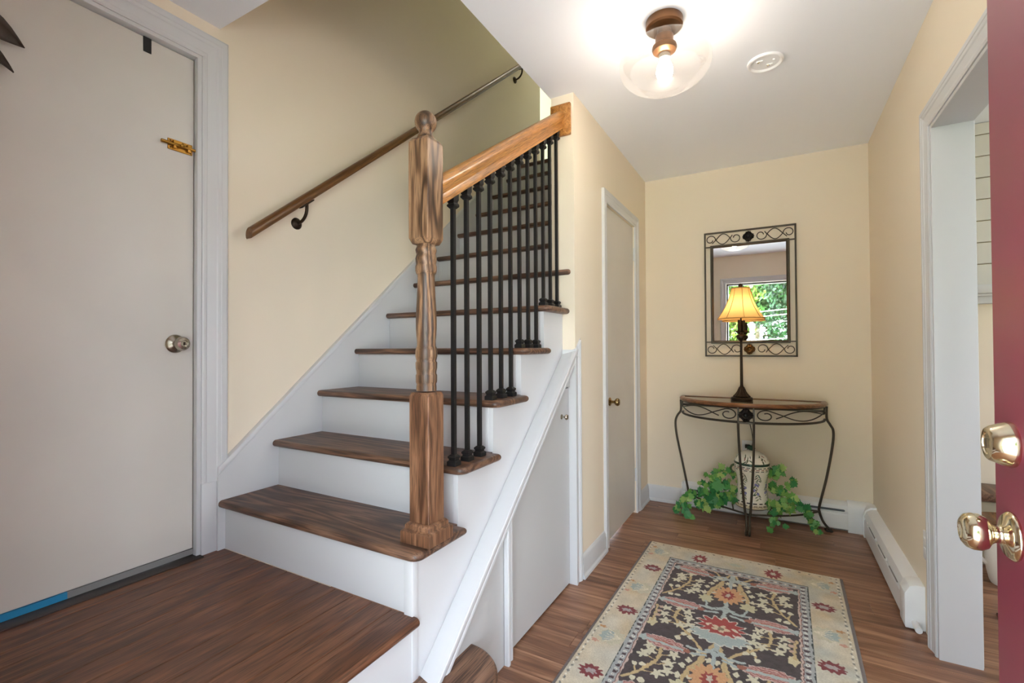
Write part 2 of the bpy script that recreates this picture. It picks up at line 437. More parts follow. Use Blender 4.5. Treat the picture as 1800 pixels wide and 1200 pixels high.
# ------------------------------------------------------------------ trim profiles
def cas(w): return [(0, 0), (0, .008), (.006, .011), (.014, .0105), (.018, .0085), (.026, .0095), (w*.55, .0125), (w*.6, .0155), (w*.72, .0165), (w*.75, .0185), (w*.93, .0185), (w, .016), (w, 0)]
def casing(name, label, n, plane_axis, plane, sgn, a0, a1, ztop, w, zbot=0, legs=(1, 1), zb=(None, None)):
    """casing round an opening in a wall plane; the opening runs a0..a1 along the other axis"""
    P = lambda a, z: (plane, a, z) if plane_axis == 0 else (a, plane, z)
    nd = (sgn, 0, 0) if plane_axis == 0 else (0, sgn, 0)
    al = (0, 1, 0) if plane_axis == 0 else (1, 0, 0)
    ng = tuple(-q for q in al)
    m = MB(); pr_ = cas(w)
    if legs[0]: m.sweep(pr_, P(a0, zb[0] if zb[0] is not None else zbot), P(a0, ztop), ng, nd, 0, 1)
    if legs[1]: m.sweep(pr_, P(a1, zb[1] if zb[1] is not None else zbot), P(a1, ztop), al, nd, 0, 1)
    m.sweep(pr_, P(a0, ztop), P(a1, ztop), (0, 0, 1), nd, -1, 1)
    return struct(m.build(name, M_trim, smooth=20), label, 'trim')
casing('trim_1', 'white moulded casing around the left landing door', 1, 0, XL, 1, DL0+.0, DL1+.012, DLT+.008, .092, ZLAND, zb=(ZLAND, .655))
# plainer lower block of the casing beside the first riser
struct(MB().box(XL, XL+.012, DL1+.010, 1.03, ZLAND, .655).build('trim_2', M_trim, bevel=.002), 'white trim block at the foot of the landing door casing', 'trim')
casing('trim_3', 'white casing around the closet door', 3, 0, XC, 1, CD0, CD1, CDT, .07)
casing('trim_4', 'white casing around the wide living room opening', 4, 0, XR, -1, OP0, OP1, OPT, .078)
# jamb lining of the right opening
m = MB().box(XR-.004, .64, OP1-.014, OP1, 0, OPT).box(XR-.004, .64, OP0, OP0+.014, 0, OPT).box(XR-.004, .64, OP0+.014, OP1-.014, OPT-.014, OPT)
struct(m.build('trim_5', M_trim, bevel=.002), 'white jamb lining of the living room opening', 'trim')
casing('trim_6', 'white casing around the living room side of the opening', 6, 0, .635, 1, OP0, OP1, OPT, .07)
casing('trim_7', 'white casing around the front doorway', 7, 1, YF, 1, FD0, FD1, FDT, .075)
m = MB().box(FD0, FD0+.02, YF-.15, YF-.05, 0, FDT).box(FD1-.02, FD1, YF-.15, YF-.05, 0, FDT).box(FD0+.02, FD1-.02, YF-.15, YF-.05, FDT-.02, FDT)
struct(m.build('trim_8', plain('storm_frame', (52, 56, 58), .4), smooth=0), 'dark storm door frame in the front doorway', 'trim')
SD = MB().box(FD0+.02, FD1-.02, YF-.128, YF-.122, .02, FDT-.02).build('door_5', glass_mat('storm_glass', (.98, .985, .985), .01, .04), smooth=0)
struct(SD, 'clear glass storm door in the front doorway', 'door')
M_pane = glass_mat('window_glass', (.985, .99, .99), .01, .04)
def window(name, axis, plane, a0, a1, z0, z1, label):
    P = lambda m, x0, x1, y0, y1, q0, q1: m.box(x0, x1, y0, y1, q0, q1) if axis == 0 else m.box(y0, y1, x0, x1, q0, q1)
    w = empty(name, (plane, a0, z0) if axis == 0 else (a0, plane, z0), label, 'window', kind='structure')
    m = MB(); f = .05; h0, h1 = plane-.02, plane+.02
    P(m, h0, h1, a0, a0+f, z0, z1); P(m, h0, h1, a1-f, a1, z0, z1); P(m, h0, h1, a0+f, a1-f, z0, z0+f); P(m, h0, h1, a0+f, a1-f, z1-f, z1)
    P(m, h0, h1, a0+f, a1-f, (z0+z1)/2-.02, (z0+z1)/2+.02)
    m.build('window_frame', M_trim, w, smooth=0)
    for q0, q1 in ((z0+f, (z0+z1)/2-.02), ((z0+z1)/2+.02, z1-f)):
        m = MB(); P(m, plane-.003, plane+.003, a0+f, a1-f, q0, q1); m.build('pane', M_pane, w, smooth=0)
window('window_1', 0, 5.02, 1.1, 3.0, .7, 2.1, 'white sash window in the far living room wall')
window('window_2', 1, YF-.07, 2.6, 3.6, .75, 2.05, 'white sash window beside the front door in the living room')
window('window_3', 0, -2.80, 4.05, 4.95, 3.1, 5.0, 'white sash window in the upstairs hall')
# left door jamb
m = MB().box(XL-.09, XL-.022, DL1, DL1+.014, ZLAND, DLT+.01).box(XL-.022, XL+.004, DL1-.004, DL1+.014, ZLAND, DLT+.01)
m.box(XL-.09, XL+.004, DL0, DL1, DLT-.006, DLT+.01)
struct(m.build('trim_9', M_trim, bevel=.002), 'white jamb of the left landing door', 'trim')

# baseboards
BBP = [(0, 0), (.022, 0), (.021, .012), (.014, .022), (.014, .082), (.011, .09), (.011, .098), (.007, .108), (.003, .116), (0, .118)]
def bb(name, label, p0, p1, nd):
    prof = [(z, n) for n, z in BBP]
    return struct(MB().sweep(prof, p0, p1, (0, 0, 1), nd).build(name, M_trim, smooth=25), label, 'baseboard')
bb('baseboard_closet_wall', 'white baseboard between the understair door and closet door', (XC, 2.237, 0), (XC, 2.612, 0), (1, 0, 0))
bb('baseboard_closet_corner', 'short white baseboard past the closet door', (XC, 3.383, 0), (XC, YB, 0), (1, 0, 0))
bb('baseboard_back', 'white baseboard left of the back wall heater', (XC, YB, 0), (-.605, YB, 0), (0, -1, 0))

# ------------------------------------------------------------------ staircase
ST = empty('staircase', (-1.4, Y3, 0), 'staircase with dark oak treads and white risers', 'staircase')
# landing: oak strips
LP = MB().box(XL+.001, XS-.024, YF+.001, Y3+NOSE-.001, 0, ZLAND-.012).build('landing_base', M_gap, ST, smooth=0)
BW = .082
x = XL
while x < -.985:
    x1 = min(x+BW, -.985)
    plank(x, x1, YF, Y3+NOSE, ZLAND-.012, ZLAND, M_land, ST, 'landing_board', .0012, .0011)
    x = x1
def halfround(z0, z1, n=8):
    r = (z1-z0)/2
    out = []
    for i in range(n+1):
        a = -PI/2+PI*i/n
        out.append((r*(1-math.cos(a)), z0+r+r*math.sin(a)))
    return out
# landing nosing board along the right edge
prof = [(-.985, ZLAND-TT)]+[(-.905-q, z) for q, z in halfround(ZLAND-TT, ZLAND)]+[(-.985, ZLAND)]
MB().prism(prof, 1, YF, Y3+NOSE-.0005).build('landing_nosing', M_land, ST)
# lowest step with its rounded end
def step_ring(ins, z):
    r = .163-ins; pts = [(-.93, YF, z), (-.877+r, YF, z)]
    for i in range(13):
        a = i/12*PI/2; pts.append((-.877+r*math.cos(a), 1.13+r*math.sin(a), z))
    pts += [(-.93, 1.13+r, z)]
    return pts
zs0, zs1 = .196-TT, .196
m = MB(); m.rings([step_ring(q, z) for q, z in halfround(zs0, zs1)])
m.build('bottom_step_tread', M_step, ST, smooth=40)
m = MB(); m.rings([step_ring(.03, 0), step_ring(.03, zs0)])
m.build('bottom_step_riser', M_trim, ST, smooth=40)
# treads
def tread(k):
    z1 = TZ(k); z0 = z1-TT; y0 = TY(k); y1 = y0+RUN+NOSE+.004
    rings = []
    full = k <= 8
    xr = -.894 if k <= 7 else (-.886 if k == 8 else XO)
    if k == 8: y1 = y0+.05
    for ins, z in halfround(z0, z1):
        if k <= 7:
            c = .03
            yb_ = min(y0+RUN+NOSE-.004, 2.1775)
            ring = [(XSK, y0+ins, z)]
            for i in range(7):
                a = -PI/2+i/6*PI/2
                ring.append((xr-ins-c+c*math.cos(a), y0+ins+c+c*math.sin(a), z))
            ring += [(xr-ins, yb_-(ins if k < 7 else 0), z), (XS-.004, yb_-(ins if k < 7 else 0), z), (XS-.004, min(y1, 2.1775), z), (XSK, min(y1, 2.1775), z)]
        elif k == 8:
            c = .008
            ring = [(XSK, y0+ins, z), (xr-ins-c, y0+ins, z), (xr-ins, y0+ins+c, z), (xr-ins, 2.1775, z), (XO, 2.1775, z), (XO, TY(9)+NOSE, z), (XSK, TY(9)+NOSE, z)]
        else:
            ring = [(XSK, y0+ins, z), (XO, y0+ins, z), (XO, y1, z), (XSK, y1, z)]
        rings.append(ring)
    return MB().rings(rings).build('tread', M_tread, ST, smooth=40)
for k in range(3, 15):
    tread(k)
    zb = ZLAND if k == 3 else TZ(k-1)
    xr = XS if k <= 7 else XO
    MB().box(XSK, xr-(.0205 if k <= 7 else 0), TY(k)+NOSE, TY(k)+NOSE+.02, zb-(.02 if k > 3 else 0), TZ(k)-TT).build('riser', M_trim, ST, bevel=.0015, seg=1, smooth=0)
# open side panel of the stairs (sawtooth)
poly = [(Y3+NOSE, 0.0)]
for k in range(3, 8):
    poly += [(TY(k)+NOSE, TZ(k)-TT), (TY(k+1)+NOSE, TZ(k)-TT)]
poly = [(Y3+NOSE, 0)]
for k in range(3, 8):
    if k > 3: poly.append((TY(k)+NOSE, TZ(k-1)-TT))
    poly.append((TY(k)+NOSE, TZ(k)-TT))
poly += [(YE-.001, TZ(7)-TT), (YE-.001, 0)]
m = MB().prism(poly, 0, XS-.02, XS)
m.build('side_panel', M_trim, ST, smooth=0)
MB().box(XS-.022, XS-.001, YF, Y3+NOSE, 0, ZLAND-TT).build('landing_riser', M_trim, ST, smooth=0)
# corner board on the first riser
MB().box(XS-.03, XS+.004, Y3+NOSE-.006, Y3+NOSE+.02, ZLAND-.2, TZ(3)-TT-.001).build('corner_board', M_trim, ST, bevel=.003, smooth=30)
# wall skirt on the left wall
def sk(y): return .743+.8655*(y-1.078)
ye_ = 3.52
poly = [(1.03, ZLAND), (1.30, ZLAND), (ye_, sk(ye_)-.62), (ye_, sk(ye_)), (1.03, sk(1.03)-.035)]
poly = [(1.03, ZLAND), (1.45, ZLAND), (ye_, sk(ye_)-.75), (ye_, sk(ye_)-.02), (1.03, sk(1.03)-.02)]
MB().prism(poly, 0, XL, XSK).build('skirt_board', M_trim, ST, smooth=0)
poly = [(1.03, sk(1.03)-.022), (ye_, sk(ye_)-.022), (ye_, sk(ye_)+.006), (1.03, sk(1.03)+.006)]
MB().prism(poly, 0, XL, XSK+.006).build('skirt_cap', M_trim, ST, bevel=.003)

# understair wall: sloping ledge, casing, panels, small door
m = MB()
a, b2 = 1.06, 2.243
poly = [(a, ledge(a)-.02), (b2, ledge(b2)-.02), (b2, ledge(b2)), (a, ledge(a))]
m.add([(XS+.0005, a, ledge(a)-.02-.02), (XC+.002, a, ledge(a)-.02), (XC+.002, b2, ledge(b2)-.02), (XS+.0005, b2, ledge(b2)-.04),
       (XS+.0005, a, ledge(a)-.014), (XC+.002, a, ledge(a)+.004), (XC+.002, b2, ledge(b2)+.004), (XS+.0005, b2, ledge(b2)-.014)],
      [(0,3,2,1),(4,5,6,7),(0,1,5,4),(1,2,6,5),(2,3,7,6),(3,0,4,7)])
struct(m.build('trim_10', M_trim, bevel=.002), 'white sloping ledge along the side of the stairs', 'trim')
sl = math.hypot(1, .866); dv = Vector((0, 1/sl, .866/sl)); dn = Vector((0, .866/sl, -1/sl))
m = MB()
pr_ = [(.055-u, n+.0) for u, n in cas(.055)]
p0 = Vector((XC-.006, 1.06, ledge(1.06)+.004)); p1 = Vector((XC-.006, 2.182, ledge(2.182)+.004))
m.sweep(pr_, p0, p1, dn, (1, 0, 0), 0, 0)
struct(m.build('trim_11', M_trim, smooth=20), 'white moulded sloping trim under the stair ledge', 'trim')
m = MB().sweep(cas(.055), (XC-.006, 2.178, 0), (XC-.006, 2.178, ledge(2.178)), (0, 1, 0), (1, 0, 0), 0, .866)
m.box(XS+.003, XC+.008, 2.166, 2.1778, 0, 1.155)
struct(m.build('trim_12', M_trim, smooth=20), 'white upright trim on the right of the understair door', 'trim')
m = MB().sweep(cas(.05), (XC-.014, 1.545, 0), (XC-.014, 1.545, ledge(1.545)-.05), (0, -1, 0), (1, 0, 0), 0, -.866)
struct(m.build('trim_13', M_trim, smooth=20), 'white upright trim between the understair panel and door', 'trim')
def lo(y): return ledge(y)-.035
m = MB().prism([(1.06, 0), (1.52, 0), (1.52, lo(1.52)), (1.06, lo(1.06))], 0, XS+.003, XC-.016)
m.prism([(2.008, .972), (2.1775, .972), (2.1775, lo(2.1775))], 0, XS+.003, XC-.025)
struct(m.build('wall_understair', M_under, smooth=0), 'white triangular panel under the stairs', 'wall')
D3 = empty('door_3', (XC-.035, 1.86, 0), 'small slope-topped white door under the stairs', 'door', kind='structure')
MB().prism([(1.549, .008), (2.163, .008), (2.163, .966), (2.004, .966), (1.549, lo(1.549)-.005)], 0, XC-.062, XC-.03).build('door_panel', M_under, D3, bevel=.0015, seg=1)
MB().lathe([(.0, .0), (.012, 0), (.012, .003), (.005, .005), (.005, .018), (.011, .021), (.014, .026), (.011, .032), (0, .033)], (XC-.03, 2.07, .835), 16, 'x').build('knob', M_nickel, D3)

# ------------------------------------------------------------------ railing
RL = empty('stair_railing', (-.947, 1.138, TZ(3)), 'oak stair railing with turned newel post and black iron balusters', 'railing')
NX, NY = -.945, 1.138
zt = TZ(3)
NP = MB()
def sq(r, z): return [(NX-r, NY-r, z), (NX+r, NY-r, z), (NX+r, NY+r, z), (NX-r, NY+r, z)]
NP.rings([sq(.0375, zt+.05), sq(.0375, 1.02), sq(.033, 1.032)])
newel = NP.build('newel_post', M_newellow, RL, bevel=.0015, seg=1)
m = MB().rings([sq(.057, zt), sq(.057, zt+.034), sq(.055, zt+.038), sq(.0475, zt+.042), sq(.0475, zt+.052), sq(.043, zt+.058), sq(.0385, zt+.061)])
m.build('newel_base', M_newellow, newel, bevel=.001, seg=1)
pz = lambda py: 1.501+(430-py)*.001839
tp = [(683, 19), (676, 19), (672, 18.2), (668, 20), (657, 20.2), (654, 18.6), (650, 19), (645, 20.2), (636, 20.5), (633, 18.6), (630, 19.4), (625, 20.6), (616, 20.6), (611, 19.4), (608, 17.8), (600, 17.6), (592, 18.6), (580, 19.5), (565, 19.6), (548, 18.9), (525, 17.4), (505, 16.5), (493, 16.2), (488, 16.6), (485, 18.9), (481, 20.2), (474, 20.2), (470, 18.8), (466, 19.6), (461, 20.2), (456, 19), (453, 18), (450, 19.2), (446, 20), (443, 19), (441, 17.5), (436, 17.2)]
SCL = 1/610.0
MB().lathe([(r*SCL, pz(py)) for py, r in tp], (NX, NY, 0), 32).build('turned_shaft', M_newel, newel, smooth=50)
m = MB().rings([sq(.030, pz(437)), sq(.038, pz(427)), sq(.038, 1.803), sq(.03, 1.817)])
m.build('upper_block', M_newel, newel, bevel=.0015, seg=1)
bp_ = [(.02, 1.81), (.027, 1.816), (.028, 1.822), (.024, 1.829), (.021, 1.836), (.021, 1.842)]
zc = 1.872; R_ = .0345
bp_ += [(R_*math.cos(t), zc+R_*math.sin(t)) for t in [math.radians(q) for q in range(-50, 91, 10)]]
MB().lathe(bp_, (NX, NY, 0), 32).build('ball_finial', M_newel, newel, smooth=60)
# sloped top rail
RX = -.938
def rb(y): return 1.668+(y-1.253)*.655
prof = [(-.022, 0), (.022, 0), (.0225, .022), (.019, .03), (.021, .038), (.030, .050), (.033, .062), (.030, .076), (.022, .087), (.010, .093), (-.010, .093), (-.022, .087), (-.030, .076), (-.033, .062), (-.030, .050), (-.021, .038), (-.019, .03), (-.0225, .022)]
build_slope([(u, z*.84) for u, z in prof], (RX, NY+.036, rb(NY+.036)), (RX, 2.161, rb(2.161)), 'handrail', M_rail, RL, 50)
m = MB().box(XO+.003, -.876, 2.157, 2.1775, 2.228, 2.388)
m.build('rosette', M_rail, RL, bevel=.005, seg=2)
# balusters
BX = -.945
def make_baluster(y, zbase):
    ztop = rb(y)
    b_ = .0068
    o = MB().box(BX-b_, BX+b_, y-b_, y+b_, zbase+.02, ztop-.012).build('baluster', M_iron, RL, smooth=0)
    m = MB()
    s2 = [(.0175, 0), (.0175, .014), (.0125, .018), (.0125, .022), (.0155, .026), (.0155, .031), (.009, .037)]
    m.rings([[(BX-r, y-r, zbase+z), (BX+r, y-r, zbase+z), (BX+r, y+r, zbase+z), (BX-r, y+r, zbase+z)] for r, z in s2])
    m.build('baluster_shoe', M_iron, o, bevel=.0008, seg=1, smooth=0)
    m = MB()
    dz = .655
    s3 = [(.0085, -.048), (.0155, -.040), (.0155, -.034), (.012, -.030), (.012, -.026), (.0145, -.022), (.0145, 0)]
    rg = []
    for r, z in s3:
        f = 1 if z > -.03 else 0
        f = max(0, (z+.04)/.04)
        rg.append([(BX-r, y-r, ztop+z-dz*r*f), (BX+r, y-r, ztop+z-dz*r*f), (BX+r, y+r, ztop+z+dz*r*f), (BX-r, y+r, ztop+z+dz*r*f)])
    m.rings(rg); m.build('baluster_collar', M_iron, o, bevel=.0008, seg=1, smooth=0)
for i in range(12):
    make_baluster(1.279+i*.0783, TZ(4+i//3))

# wall handrail
HR = empty('wall_handrail', (XL, 1.15, 1.6), 'dark brown wooden handrail fixed along the left stair wall', 'handrail')
hx = XL+.075
hz = lambda y: 1.628+(y-1.118)*.8165
y0, y1 = 1.118, 3.62
prof = []
for i in range(16):
    a = 2*PI*i/16
    prof.append((.0225*math.cos(a), .0225*math.sin(a) if math.sin(a) > -.6 else -.0135))
ca, sa = 1/math.hypot(1, .8165), .8165/math.hypot(1, .8165)
build_slope(prof, (hx, y0, hz(y0)), (hx, y1, hz(y1)), 'rail', M_hand, HR, 40)
def bracket(y):
    zc_ = hz(y)-.03; zb = zc_-.075
    m = MB().lathe([(0, 0), (.026, 0), (.027, .004), (.022, .011), (.012, .016), (0, .018)], (XL, y, zb), 20, 'x')
    pts = []
    for i in range(9):
        t = i/8*PI/2
        pts.append((XL+.012+.063*math.sin(t), y, zb+.06*(1-math.cos(t))))
    pts.append((hx, y, zc_+.006))
    m.tube(pts, .007, 10)
    m.add([(hx-.012, y-.03, zc_+.002-.03*.8165), (hx+.012, y-.03, zc_+.002-.03*.8165), (hx+.012, y+.03, zc_+.002+.03*.8165), (hx-.012, y+.03, zc_+.002+.03*.8165),
           (hx-.012, y-.03, zc_+.008-.03*.8165), (hx+.012, y-.03, zc_+.008-.03*.8165), (hx+.012, y+.03, zc_+.008+.03*.8165), (hx-.012, y+.03, zc_+.008+.03*.8165)],
          [(0,3,2,1),(4,5,6,7),(0,1,5,4),(1,2,6,5),(2,3,7,6),(3,0,4,7)])
    m.build('bracket', M_bronze, HR, smooth=40)
for y in (1.385, 2.21, 3.47): bracket(y)

# ------------------------------------------------------------------ left landing door
D1 = empty('door_1', (XL-.04, .95, ZLAND), 'plain off-white door on the left of the landing', 'door', kind='structure')
dx = XL-.024
MB().box(dx-.04, dx, DL0+.003, DL1-.003, .414, DLT-.009).build('door_panel', M_doorw, D1, bevel=.0015, seg=1)
MB().box(dx-.03, dx+.004, DL0+.003, .60, .392, .412).build('blue_tape', M_tape, D1, smooth=0)
MB().box(dx-.03, dx+.004, .60, DL1-.003, .392, .412).build('door_sweep', M_sweep, D1, smooth=0)
struct(MB().box(dx-.08, XL+.03, DL0, DL1+.01, ZLAND-.004, ZLAND+.0045).build('trim_14', plain('threshold_dark', (44, 32, 25), .5), bevel=.002), 'dark worn threshold below the landing door', 'trim')
kn = MB().lathe([(0, 0), (.033, 0), (.034, .003), (.028, .010), (.016, .013), (.012, .018), (.012, .028), (.018, .034), (.0245, .044), (.0255, .054), (.021, .063), (.012, .066), (.011, .0655), (.010, .064), (0, .064)], (dx, .900, 1.188), 28, 'x')
knob = kn.build('door_knob', M_nickel, D1, smooth=40)
MB().box(dx+.063, dx+.067, .897, .903, 1.182, 1.194).build('keyhole', M_bronze, knob)
SB = MB().box(dx, dx+.004, .872, .955, 1.905, 1.945).build('slide_bolt', M_brass, D1, bevel=.001, seg=1)
m = MB().tube([(dx+.010, .848, 1.925), (dx+.010, .97, 1.925)], .006, 10)
m.box(dx+.003, dx+.014, .887, .895, 1.911, 1.939).box(dx+.003, dx+.014, .935, .945, 1.911, 1.939)
m.lathe([(0, 0), (.006, 0), (.006, .012), (.008, .014), (0, .018)], (dx+.012, .913, 1.925), 10, 'x')
m.build('bolt', M_brass, SB, smooth=40)
for yy, z in ((.88, 1.912), (.88, 1.938), (.948, 1.912), (.948, 1.938)):
    MB().lathe([(0, 0), (.0025, 0), (.002, .001), (0, .0014)], (dx+.004, yy, z), 8, 'x').build('screw', M_bronze, SB)
m = MB().box(dx, dx+.003, .795, .82, DLT-.062, DLT-.009).box(dx-.03, dx+.003, .795, .82, DLT-.0105, DLT-.008)
m.build('wreath_hook', M_black, D1, bevel=.001, seg=1)
# hanging dried-leaf wreath, mostly left of the frame
WR = empty('leaf_wreath', (dx+.02, .23, 1.97), 'dark dried magnolia leaf wreath tips hanging on the landing door', 'wreath')
cw = Vector((dx+.03, .20, 1.99))
pts = [(cw.x, cw.y+.15*math.cos(t), cw.z+.15*math.sin(t)) for t in [2*PI*i/24 for i in range(24)]]
MB().tube(pts, .011, 8, closed=True).build('wreath_ring', M_leafd, WR)
def leaf_blade(Lg, wd, cup=.012, n=7):
    m = MB(); vs = []; fs = []
    for i in range(n+1):
        t = i/n; w = wd*math.sin(PI*t**.85)*(1 if t < .95 else .6); z = cup*math.sin(PI*t)
        if i == n: w = .001
        for q in (-1, -.5, 0, .5, 1): vs.append((Lg*t, w*q, z-cup*.9*(1-abs(q))*(.4+.6*math.sin(PI*t))))
    for i in range(n):
        for j in range(4): a = i*5+j; fs.append((a, a+1, a+6, a+5))
    m.add(vs, fs); return m
lf0 = None
def wleaf(tip, root, roll):
    global lf0
    d = Vector(tip)-Vector(root); Lg = d.length
    if lf0 is None:
        lf0 = leaf_blade(1, .21, .05).build('leaf', M_leafd, WR, center=False)
        md = lf0.modifiers.new('thick', 'SOLIDIFY'); md.thickness = .012
        o = lf0; o.parent = WR
    else:
        o = lf0.copy(); COL.objects.link(o); o.parent = WR
    x = d.normalized(); nrm = Vector((1, 0, 0)); nrm = (Matrix.Rotation(roll, 3, x) @ nrm)
    yv = nrm.cross(x).normalized(); zv = x.cross(yv)
    R3 = Matrix((x, yv, zv)).transposed().to_4x4()
    o.matrix_local = Matrix.Translation(Vector(root)-Vector(WR['_w'])) @ R3 @ Matrix.Scale(Lg, 4)
wleaf((dx+.03, .489, 2.052), (dx+.03, .35, 2.125), .5)
wleaf((dx+.025, .469, 1.972), (dx+.03, .345, 2.06), -.5)
for i in range(16):
    t = 2*PI*i/16+.2
    if -.2 < ((t+PI) % (2*PI))-PI < .9: continue
    r0, r1 = .13, .27
    if math.cos(t+.5) > .5: r1 = .235
    wleaf((dx+.03, cw.y+r1*math.cos(t+.5), cw.z+r1*math.sin(t+.5)), (dx+.03, cw.y+r0*math.cos(t), cw.z+r0*math.sin(t)), random.uniform(-.5, .5))

# ------------------------------------------------------------------ closet door
D2 = empty('door_2', (XC-.02, (CD0+CD1)/2, 0), 'tall narrow white closet door with brass knob', 'door', kind='structure')
MB().box(XC-.045, XC-.008, CD0+.004, CD1-.004, .018, CDT-.006).build('door_panel', M_doorw, D2, bevel=.0015, seg=1)
kb = MB().lathe([(0, 0), (.025, 0), (.026, .003), (.02, .008), (.009, .011), (.008, .03), (.016, .035), (.023, .044), (.0235, .052), (.018, .06), (0, .063)], (XC-.008, CD0+.075, .838), 24, 'x').build('door_knob', M_brownm, D2, smooth=40)
kb.data.materials.clear(); kb.data.materials.append(plain('aged_brass', (150, 124, 84), .22, 1))
for z in (.27, 1.82):
    h = MB().tube([(XC+.006, CD1-.002, z-.045), (XC+.006, CD1-.002, z+.045)], .006, 10)
    h.box(XC-.004, XC+.004, CD1-.012, CD1+.006, z-.045, z+.045)
    h.build('hinge', M_trim, D2)

# ------------------------------------------------------------------ open front door
D4 = empty('door_4', (.27, YF, 0), 'open burgundy front door with polished brass hardware', 'door', kind='structure')
RDX, RDY = .2900, .985
MB().box(RDX, RDX+.044, YF+.02, RDY, .012, 2.03).build('door_panel', M_red, D4, bevel=.002)
kz, ky = .898, RDY-.062
kn = MB().lathe([(0, 0), (.033, 0), (.034, .002), (.0335, .004), (.028, .009), (.016, .011), (.0125, .014), (.0115, .017), (.0125, .021), (.0155, .025), (.022, .029), (.0255, .036), (.0258, .044), (.023, .051), (.017, .0555), (.012, .0565), (.0105, .055), (0, .054)], (RDX, ky, kz), 36, '-x')
kn.build('door_knob', M_poly, D4, smooth=50)
db = MB().lathe([(0, 0), (.0315, 0), (.0325, .003), (.031, .008), (.0245, .024), (.022, .0265), (.016, .027), (.0155, .0255), (0, .0255)], (RDX, ky, 1.027), 36, '-x').build('deadbolt', M_poly, D4, smooth=40)
MB().box(RDX-.0275, RDX-.0245, ky-.0015, ky+.0015, 1.020, 1.034).build('keyway', M_bronze, db)
MB().box(RDX+.01, RDX+.034, RDY-.001, RDY+.0015, kz-.028, kz+.028).build('latch_plate', M_poly, D4)
for z in (.25, 1.0, 1.78):
    MB().box(RDX+.006, RDX+.04, YF+.018, YF+.022, z-.05, z+.05).build('hinge', M_nickel, D4)

# ------------------------------------------------------------------ baseboard heaters
def heater_profile(h=.178, d=.062):
    return [(0, 0), (d*.55, .0), (d*.8, .012), (d, .016), (d, .104), (d*.93, .112), (d*.80, .114), (d*.80, .12), (d*.98, .124), (d*.98, .132), (d*.80, .160), (d*.45, h-.004), (0, h)]
def seg(fr, to, wallpt, nd, name, parent, mat=M_heat, sc=1.0):
    prof = [(z, n*sc) for n, z in heater_profile()]
    return MB().sweep(prof, fr, to, (0, 0, 1), nd).build(name, mat, parent, smooth=25)
HB = empty('baseboard_heater', (-.1, YB, 0), 'white baseboard heater along the back wall under the console table', 'heater', 'baseboard heaters')
seg((-.603, YB, 0), (.385, YB, 0), None, (0, -1, 0), 'heater_cover', HB)
MB().box(-.606, -.596, YB-.066, YB, 0, .182).build('end_cap', M_heat, HB, bevel=.004)
for a, b2 in ((-.55, -.1), (-.02, .365)):
    MB().prism([(a, .126), (b2, .126), (b2+.006, .132), (b2, .138), (a, .138), (a-.006, .132)], 1, YB-.0625, YB-.05).build('damper_slot', plain('slot_grey_%d' % int(a*100+99), (96, 104, 108), .5, .3), HB)
# corner cover, a quarter bend
cc = MB()
pr2 = [(.064, 0.0), (.067, .012), (.067, .13), (.055, .165), (.03, .185), (0, .187), (0, 0)]
rg = []
cx, cyy = XR, YB
ring_pts = [((.385, YB), (0, -1)), ((.43, YB), (0, -1)), ((.455, YB), (-.05, -1)), ((.50, YB-.0), (-.45, -.9)), ((XR, YB-.035), (-.92, -.5)), ((XR, YB-.085), (-1, -.12)), ((XR, YB-.11), (-1, 0))]
for (bx, by), (nx, ny) in ring_pts:
    rg.append([(bx+nx*n, by+ny*n, z) for n, z in pr2])
cc.rings(rg).build('corner_cover', M_heat, HB, smooth=50)
HB2 = empty('baseboard_heater', (XR, 3.0, 0), 'white baseboard heater running along the right wall beside the rug', 'heater', 'baseboard heaters')
seg((XR, 3.555, 0), (XR, 2.50, 0), None, (-1, 0, 0), 'heater_cover', HB2)
pr3 = [(z, n) for n, z in [(.066, 0.004), (.067, .012), (.067, .145), (.05, .176), (.03, .184), (0, .184), (0, 0.004)]]
MB().sweep(pr3, (XR, 2.585, 0), (XR, 2.492, 0), (0, 0, 1), (-1, 0, 0)).build('end_cap', M_heat, HB2, bevel=.003)
for yy in (3.42, 3.15, 2.88):
    MB().lathe([(0, 0), (.009, 0), (.008, .004), (0, .006)], (XR-.0617, yy, .128), 10, '-x').build('damper_knob', M_plastic, HB2)
for a in (3.2, 2.93, 2.66):
    MB().box(XR-.0632, XR-.055, a, a+.17, .116, .121).build('damper_slot', plain('slot_shadow_%d' % int(a*100), (140, 142, 142), .5), HB2)
m = MB().tube([(XR-.035, 2.495, .03), (XR-.035, 2.43, .03)], .012, 12)
m.build('pipe_stub', M_heat, HB2)

# ------------------------------------------------------------------ outlets, smoke detector base
def outlet(name, label, c, axis, nd, mat=M_plastic):
    o = empty(name, c, label, 'outlet', 'wall outlets')
    if axis == 1:
        MB().box(c[0]-.035, c[0]+.035, c[1]-.006, c[1], c[2]-.057, c[2]+.057).build('face_plate', mat, o, bevel=.002)
        for dz in (-.02, .02): MB().box(c[0]-.017, c[0]+.017, c[1]-.008, c[1]-.005, c[2]+dz-.014, c[2]+dz+.014).build('socket', mat, o, bevel=.003)
    else:
        MB().box(c[0]-.006, c[0], c[1]-.035, c[1]+.035, c[2]-.057, c[2]+.057).build('face_plate', mat, o, bevel=.002)
        for dz in (-.02, .02): MB().box(c[0]-.008, c[0]-.005, c[1]-.017, c[1]+.017, c[2]+dz-.014, c[2]+dz+.014).build('socket', mat, o, bevel=.003)
    return o
outlet('wall_outlet', 'white outlet on the back wall behind the ceramic jar', (-.175, YB, .455), 1, -1)
outlet('wall_outlet', 'white outlet at the edge of the right opening casing', (XR, 2.455, .362), 0, -1)
